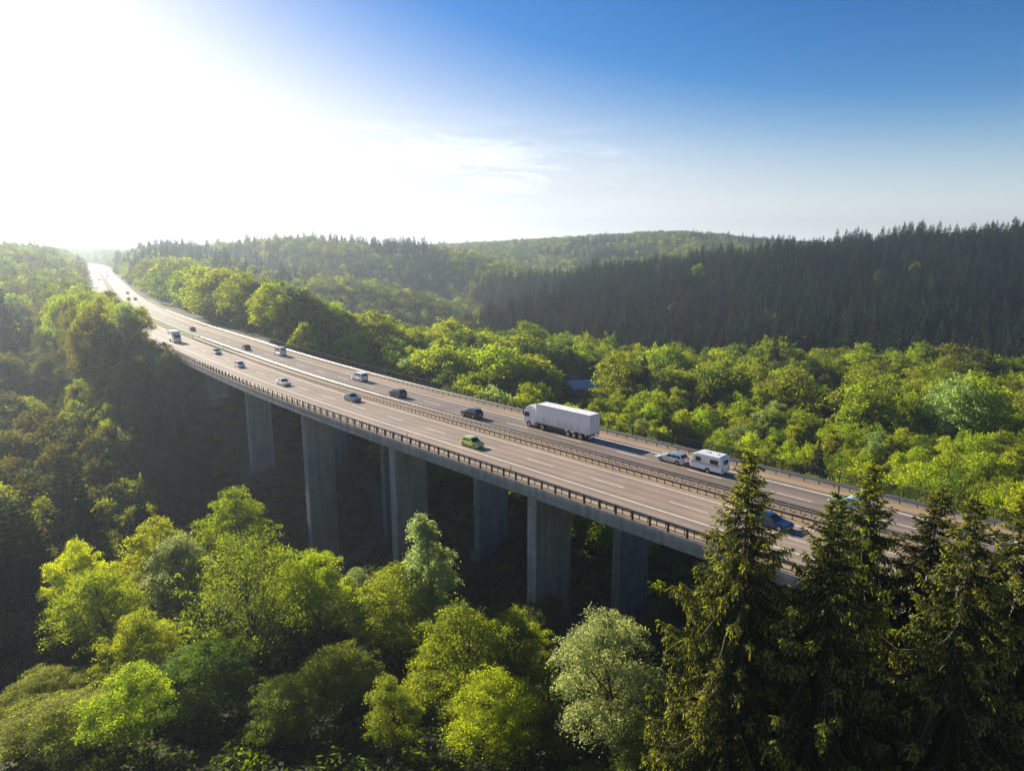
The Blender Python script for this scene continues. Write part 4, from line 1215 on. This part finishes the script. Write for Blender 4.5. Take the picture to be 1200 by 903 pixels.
# the clear ground in front of the bridge belongs to the foreground trees; the far left of it is wooded slope
bad |= (Ox < -9) & (Y < 128) & (X > -78)
bad |= (Ox < -9) & (Ox > -26) & (Sx < 95)
bad |= (np.hypot(X-0, Y-0) < 58)
bad |= (X > 40) & (Y < 95) & (Ox < 34)
gapn = hash_noise(X, Y, 15, 8)
bad |= (Ox > 27) & (np.hypot(X, Y) < 345) & (gapn < .24)
bad |= (np.hypot(X, Y) > 345) & (np.hypot(X, Y) < 760) & (gapn < .16)
d_tr = np.min(np.hypot(X[:, None]-tc_[None, :, 0], Y[:, None]-tc_[None, :, 1]), 1)
bad |= d_tr < 4.5
X, Y, Z, ST, Sx, Ox, Uu, Vv, Tt = [q[~bad] for q in (X, Y, Z, ST, Sx, Ox, Uu, Vv, Tt)]
n1, n2, n3 = hash_noise(X, Y, 70, 1), hash_noise(X, Y, 28, 2), hash_noise(X, Y, 160, 3)
rr_ = np.hypot(X, Y)
dark_hill = (Uu > 555) & (rr_ > 335+np.clip(700-Uu, 0, 160)*.45+(n2-.5)*26) & (rr_ < 760) & (Uu > 560+(n2-.5)*50)
conif = dark_hill & (rng.random(len(X)) < .992)
conif |= (~dark_hill) & (rr_ > 430) & ((n3*.6+n1*.4 > .66) | ((Uu > 330) & (Uu < 600) & (rr_ > 440) & (rr_ < 600) & (n1 > .5))) & (rng.random(len(X)) < .85)
conif |= (Uu < 330) & (rr_ < 420) & (Ox < -10) & (n1 > .62) & (rng.random(len(X)) < .55)
conif |= (Uu > 500) & (rr_ > 130) & (rr_ < 335) & (rng.random(len(X)) < .012)
# heights
hgt = np.where(conif, (13+11*rng.random(len(X))**.8)*(.68+.62*n2), 11.5+6*rng.random(len(X)))
valley = (~conif) & (Ox > 27) & (Uu > 640) & (rr_ < 215)
hgt = np.where(valley, 6.0+4*rng.random(len(X))+4.5*n1, hgt)
big = (~conif) & (Ox > 27) & (rr_ > 205) & (rr_ < 345) & (rng.random(len(X)) < .12)
hgt = np.where(big, 16+5*rng.random(len(X)), hgt)
edge = (~conif) & (Sx > S1+8) & (Sx < 520) & (Ox > 28) & (Ox < 62)
hgt = np.where(edge, 17+5*rng.random(len(X)), hgt)
near_left = (Ox < -14) & (Ox > -40) & (Sx > S1)
hgt = np.where(near_left, np.minimum(hgt, np.where(Sx > 185, 13.5, 8.0)+4*rng.random(len(X))), hgt)
row = (Ox < -9.5) & (Ox > -27) & (Sx > 140) & (Sx < 430)
hgt = np.where(row, np.clip(10.5+3.5*rng.random(len(X))-Z, 8, 24), hgt)
low_ = (Ox < -9.5) & (Ox > -34) & (Sx > 88) & (Sx <= 140)
hgt = np.where(low_, np.clip(2.0+2.5*rng.random(len(X))-Z, 3, 16), hgt)
conif &= ~(row | low_)
# nothing taller than the sight line to the carriageway on the near side of the far road
wid = np.where(conif, hgt*.40*(.8+.4*rng.random(len(X))), np.where(valley, hgt*.62, hgt*.66)*(.7+.6*rng.random(len(X))))
wid = np.where(big, wid*1.12, wid)
wid = np.where(row | low_, np.minimum(wid, 7.5+2*n1), wid)
wid = np.maximum(wid, np.where(ST > 8, ST*1.05, 0)*np.where(conif, .62, .95))
tone = np.full(len(X), 'mid', dtype=object)
q = rng.random(len(X))*.5+n2*.5
side_r = (Ox > 27)
tone[:] = np.where(q > .66, 'yellow', np.where(q > .5, 'lime', np.where(q > .32, 'mid', 'deep')))
tone[valley] = np.where(q[valley] > .58, 'yellow', np.where(q[valley] > .2, 'lime', 'mid'))
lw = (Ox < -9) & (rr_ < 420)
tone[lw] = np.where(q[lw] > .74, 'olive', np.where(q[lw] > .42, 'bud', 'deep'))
fh = (rr_ > 360) & ~lw
tone[fh] = np.where(q[fh] > .70, 'lime', np.where(q[fh] > .42, 'mid', np.where(q[fh] > .28, 'bud', 'deep')))
tone[(rng.random(len(X)) < .06) & ~conif] = 'pale'
tone[conif] = 'conifer'
# the low house in the valley stays in sight above the lorry
hd = (np.abs(Uu-678) < 38) & (Tt < 246) & (Ox > 24)
zl = H-(((468-451.5)/800)*cP+sP)*Tt
hgt = np.where(hd, np.minimum(hgt, zl-Z), hgt); wid = np.where(hd, np.minimum(wid, hgt*.75), wid)
hd2 = (np.abs(Uu-678) < 36) & (Tt >= 246) & (Tt < 262)
ok_ = ~((hd & (hgt < 2.5)) | hd2)
X, Y, Z, ST, Sx, Ox, Uu, Vv, Tt, rr_, n1, n2, conif, hgt, wid, tone, dark_hill = [q_[ok_] for q_ in (X, Y, Z, ST, Sx, Ox, Uu, Vv, Tt, rr_, n1, n2, conif, hgt, wid, tone, dark_hill)]

def house(u, v, t_, L_, D_, wall_h, roof_h, roof_mat, wall_mat, rz, label):
    p = at(u, v, t_); z0 = gz(p[0], p[1])
    o = empty('house', (p[0], p[1], z0), rz); tag(o, label, 'house')
    MB().box(-L_/2, L_/2, -D_/2, D_/2, -1.5, wall_h).build('wall', wall_mat, o)
    e = .45
    m_ = MB(); m_.v = [(-L_/2-e, -D_/2-e, wall_h-.15), (L_/2+e, -D_/2-e, wall_h-.15), (L_/2+e, D_/2+e, wall_h-.15), (-L_/2-e, D_/2+e, wall_h-.15), (-L_/2-e, 0, wall_h+roof_h), (L_/2+e, 0, wall_h+roof_h)]
    m_.f = [(0,1,5,4), (2,3,4,5), (0,4,3), (1,2,5), (0,3,2,1)]
    rf = m_.build('roof', roof_mat, o)
    MB().box(L_*.2, L_*.2+.6, -.3, .3, wall_h+roof_h*.4, wall_h+roof_h+.9).build('chimney', plain('chimney_brick', (.2, .09, .06), .9), rf)
    for x in np.arange(-L_/2+1.4, L_/2-1, 2.4):
        MB().box(x-.5, x+.5, -D_/2-.03, -D_/2+.05, 1.0, 2.2).build('window', M['glass'], o)
    return o
house(686, 462, 252, 13, 7, 2.8, 2.4, plain('pale_roof', (.42, .55, .66), .35, var=.08), plain('pale_wall', (.6, .62, .62), .8), R(20), 'low pale building with a light blue roof among trees above the lorry')
house(664, 461, 258, 9, 7, 2.6, 2.6, plain('red_roof', (.20, .075, .05), .8), plain('brown_wall', (.25, .16, .11), .8), R(-10), 'small house with a brown-red roof left of the pale building')
# --- what shows: coarse cover test, near trees first
W_, H_ = 400, 301
cov = np.zeros((H_, W_), bool)
vv, uu = np.mgrid[0:H_, 0:W_]; uu = (uu+.5)*3; vv = (vv+.5)*3
b_ = (vv-451.5)/800; dn = b_*cP+sP; tdk = np.where(dn > .002, H/np.maximum(dn, .002), 1e9)
dx_ = (uu-600)/800*tdk; dy_ = (cP-b_*sP)*tdk
near_enough = tdk < 1500
sdk = np.full(uu.shape, 1e9); odk = np.full(uu.shape, 1e9)
a1, a2 = road_coords(dx_[near_enough], dy_[near_enough]); sdk[near_enough] = a1; odk[near_enough] = a2
deckt = np.where((odk > E_L) & (odk < E_R) & (sdk > S0), tdk, 1e9)
def stamp(x, y, z0, h, wd, con):
    u0, v0, f = project(x, y, z0); _, v1, _ = project(x, y, z0+h)
    if f < 3: return 0
    hw = max(1.6, wd/2*800/f); cv = (v0*.45+v1*.55) if not con else (v0+v1)/2; hv = max(1.6, abs(v0-v1)*.5)
    i0, i1 = int(max(0, (cv-hv)/3)), int(min(H_, (cv+hv)/3+1)); j0, j1 = int(max(0, (u0-hw)/3)), int(min(W_, (u0+hw)/3+1))
    if i1 <= i0 or j1 <= j0: return 0
    U, Vw = uu[i0:i1, j0:j1], vv[i0:i1, j0:j1]
    if con: m = np.abs(U-u0) < hw*np.clip((Vw-v1)/max(1, v0-v1), .05, 1)
    else: m = ((U-u0)/hw)**2+((Vw-cv)/hv)**2 < 1
    m &= deckt[i0:i1, j0:j1] > f
    new = m & ~cov[i0:i1, j0:j1]
    cov[i0:i1, j0:j1] |= m
    return int(new.sum())
for p in placed: stamp(*p[:3], p[3], p[4]*.8, False)
order = np.argsort(Tt)
vis = np.zeros(len(X), int)
for i in order: vis[i] = stamp(X[i], Y[i], Z[i], hgt[i], wid[i], conif[i])
rank = np.argsort(-vis)
ind = np.zeros(len(X), bool)
nb_, nc_ = 300-len(FG), 300-len(SPR)
for i in rank:
    if vis[i] < 2: break
    if conif[i]:
        if nc_ > 0: ind[i] = True; nc_ -= 1
    elif nb_ > 0: ind[i] = True; nb_ -= 1
print('candidates', len(X), 'visible', int((vis > 0).sum()), 'individual', int(ind.sum()), 'conifers', int(conif.sum()))

def region(i):
    s, o, u, r = Sx[i], Ox[i], Uu[i], rr_[i]
    if o < -9:
        if r > 330: return 'on the hazy hillside left of the distant motorway', 'trees on the left hillside'
        if s > 95 and o > -40: return 'in front of the far end of the bridge', 'trees on the left hillside'
        return 'on the shaded slope left of the bridge', 'trees on the left hillside'
    if dark_hill[i]:
        k = 'left end' if u < 700 else 'middle' if u < 900 else 'right part'
        hgt_ = 'lower slope' if r < 400 else 'upper slope'
        return f'on the {hgt_}, {k} of the dark hill', 'spruces on the dark hill'
    if s > S1 and o < 70: return 'in the tall row along the distant motorway' if r < 420 else 'by the motorway near its far bend', 'trees along the distant motorway'
    if r > 700: return 'on the hazy ridge far behind the valley', 'trees on the far hills'
    if r > 380: return 'on the wooded hill behind the roadside row', 'trees on the far hills'
    if r > 235 and u > 640: return 'at the foot of the dark conifer hill', 'trees in the valley beyond the bridge'
    for lim, name in ((470, 'behind the fence above the dark graphite car'), (575, 'behind the fence above the black car'), (660, 'behind the fence by the front of the lorry'), (740, 'behind the fence by the rear of the lorry'),
                      (800, 'behind the fence above the silver estate car'), (870, 'behind the fence above the caravan'), (960, 'behind the fence right of the caravan'), (1060, 'beyond the fence above the second spruce')):
        if u < lim: return name, 'trees in the valley beyond the bridge'
    return 'beyond the fence above the coned spruce', 'trees in the valley beyond the bridge'
SHAPE = ['round-crowned', 'small-crowned', 'broad-crowned', 'slender']
def size_word(i): return 'tall' if hgt[i] > (20.5 if conif[i] else 15) else 'low' if hgt[i] < (19 if conif[i] else 11) else 'medium-sized'
CON = [(.024, .046, .026), (.036, .060, .030), (.015, .033, .022), (.042, .044, .024)]
CONW = ['dark', 'greenish dark', 'bluish dark', 'brownish dark']
for i in np.where(ind)[0]:
    where, grp = region(i); loc = (X[i], Y[i], Z[i]); rz = random.random()*6.28
    small = rr_[i] > 330
    if conif[i]:
        k = random.randrange(3); c = random.choices(range(4), (5, 3, 4, 2))[0]; w0 = (7.0, 6.0, 8.0)[k]; w1 = (7.0, 6.2, 8.0)[k]
        sx = wid[i]/(w1 if small else w0); 
        lb = f'{size_word(i)} {CONW[c]} spruce {where}'
        tree('spruce_tree', CFAR[k] if small else CMID[k], loc, (sx, sx, hgt[i]/22), rz, CON[c], lb, 'spruce', grp, parts=True)
    else:
        k = random.randrange(4); w0 = (9.5, 8.0, 11, 6.0)[k]; w1 = (10, 9, 11.5, 8)[k]
        ww = wid[i]*(.8 if k == 3 else 1.12 if k == 2 else 1)
        sx = ww/(w1 if small else w0)
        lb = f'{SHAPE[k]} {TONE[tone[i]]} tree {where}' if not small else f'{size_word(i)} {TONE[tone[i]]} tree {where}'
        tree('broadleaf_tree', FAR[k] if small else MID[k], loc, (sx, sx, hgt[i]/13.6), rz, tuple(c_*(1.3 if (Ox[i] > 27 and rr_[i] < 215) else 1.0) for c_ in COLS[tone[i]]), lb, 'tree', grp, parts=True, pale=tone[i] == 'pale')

# --- everything past that: two masses of instances
def forest(name, idx, meshes, widths, h0, colours, label, **matkw):
    """one object whose points carry copies of a few tree meshes"""
    n = len(idx)
    me = bpy.data.meshes.new(name); me.vertices.add(n)
    me.vertices.foreach_set('co', np.stack([X[idx], Y[idx], Z[idx]], 1).astype(np.float32).ravel())
    pick = rng.integers(0, len(meshes)*len(colours), n)
    sc = np.stack([wid[idx]/np.array(widths)[pick % len(meshes)]]*2+[hgt[idx]/h0], 1)
    a = me.attributes.new('pick', 'INT', 'POINT'); a.data.foreach_set('value', pick.astype(np.int32))
    a = me.attributes.new('size', 'FLOAT_VECTOR', 'POINT'); a.data.foreach_set('vector', sc.astype(np.float32).ravel())
    a = me.attributes.new('turn', 'FLOAT_VECTOR', 'POINT'); tv = np.zeros((n, 3)); tv[:, 2] = rng.random(n)*6.28
    a.data.foreach_set('vector', tv.astype(np.float32).ravel())
    o = link(name, me)
    ng = bpy.data.node_groups.new(name, 'GeometryNodeTree')
    ng.interface.new_socket('Geometry', in_out='INPUT', socket_type='NodeSocketGeometry')
    ng.interface.new_socket('Geometry', in_out='OUTPUT', socket_type='NodeSocketGeometry')
    N, L = ng.nodes, ng.links
    gi, go = N.new('NodeGroupInput'), N.new('NodeGroupOutput')
    ip = N.new('GeometryNodeInstanceOnPoints'); ip.inputs['Pick Instance'].default_value = True
    g2i = N.new('GeometryNodeGeometryToInstance')
    srcs = []
    for c in colours:
        mt = leaf_mat('%s_leaf' % name, rgb=c, **matkw)
        for m in meshes:
            m2 = m.copy(); m2.materials.clear(); m2.materials.append(mt)
            srcs.append(bpy.data.objects.new(name+'_source', m2))
    for s_ in reversed(srcs):
        oi = N.new('GeometryNodeObjectInfo'); oi.inputs['Object'].default_value = s_; oi.inputs['As Instance'].default_value = True
        L.new(oi.outputs['Geometry'], g2i.inputs[0])
    def attr(nm, ty):
        q_ = N.new('GeometryNodeInputNamedAttribute'); q_.data_type = ty; q_.inputs['Name'].default_value = nm; return q_.outputs['Attribute']
    L.new(gi.outputs[0], ip.inputs['Points']); L.new(g2i.outputs[0], ip.inputs['Instance'])
    L.new(attr('pick', 'INT'), ip.inputs['Instance Index'])
    L.new(attr('size', 'FLOAT_VECTOR'), ip.inputs['Scale'])
    e2r = N.new('FunctionNodeEulerToRotation'); L.new(attr('turn', 'FLOAT_VECTOR'), e2r.inputs[0]); L.new(e2r.outputs[0], ip.inputs['Rotation'])
    L.new(ip.outputs[0], go.inputs[0])
    md = o.modifiers.new('scatter', 'NODES'); md.node_group = ng
    return tag(o, label, 'forest', None, 'stuff')
rest = ~ind
forest('conifer_forest', np.where(rest & conif)[0], [c_ for c_, t__ in CFAR], (7.0, 6.2, 8.0), 22, CON, 'dense dark conifers covering the hills behind the valley', **NEEDLE)
forest('broadleaf_forest', np.where(rest & ~conif & (rr_ > 330))[0], [c_ for c_, t__ in FAR], (10, 9, 11.5, 8), 13.6, [COLS[k] for k in ('mid', 'deep', 'bud', 'lime', 'deep')], 'green broadleaf woods covering the valley and distant ridges')
k_ = np.where(rest & ~conif & (rr_ <= 330))[0]
MIDJ = []
for c_, t__ in MID: MIDJ.append(c_)
forest('broadleaf_forest', k_, MIDJ, (9.5, 8.0, 11, 6.0), 13.6, [COLS[k] for k in ('mid', 'lime', 'yellow')], 'green broadleaf trees packed between the taller trees of the valley')
# undergrowth: low brush under and between the trees
bx, by = grid(30, 330, 3.4)
bs, bo = road_coords(bx, by); bz = terrain(bx, by, (bs, bo))
kb = ~(((bs < S0-2) | (bs > S1+2)) & (bo > -14) & (bo < 28)) & (rng.random(len(bx)) < .93)
kb &= np.min(np.hypot(bx[:, None]-tc_[None, :, 0], by[:, None]-tc_[None, :, 1]), 1) > 2.6
for ps in PIERS:
    kb &= ~((np.abs(bs-ps) < 3) & (bo > -6) & (bo < 21.5))
bx, by, bz = bx[kb], by[kb], bz[kb]
BR = [np_mesh('brush', *broadleaf(700+i, 2.6, 3.2, 6, 6, 9, .5, lo=.02, spread=.36, tubes=False)[:2], M['leaf']) for i in range(3)]
X, Y, Z = bx, by, bz; hgt = (1.0+1.8*rng.random(len(bx))**2); wid = 3.0+1.6*rng.random(len(bx))
forest('undergrowth', np.arange(len(bx)), BR, (3.2,)*3, 2.6, [COLS['deep'], COLS['mid'], COLS['deep']], 'low leafy brush covering the valley floor under the trees')

# ------------------------------------------------------------------ haze: one box of thin air round everything
HZ = MB().box(-2750, 2750, -1250, 2750, -60, 130)
m, N, L = new_mat('haze')
o_ = N.new('ShaderNodeOutputMaterial'); pv = N.new('ShaderNodeVolumePrincipled')
pv.inputs['Color'].default_value = (.52, .63, .73, 1)
pv.inputs['Density'].default_value = .00034
pv.inputs['Anisotropy'].default_value = .60
L.new(pv.outputs[0], o_.inputs['Volume'])
hz = HZ.build('haze', m); tag(hz, 'thin bright morning haze filling the valley', 'haze', None, 'stuff')
print('done', len(bpy.data.objects))
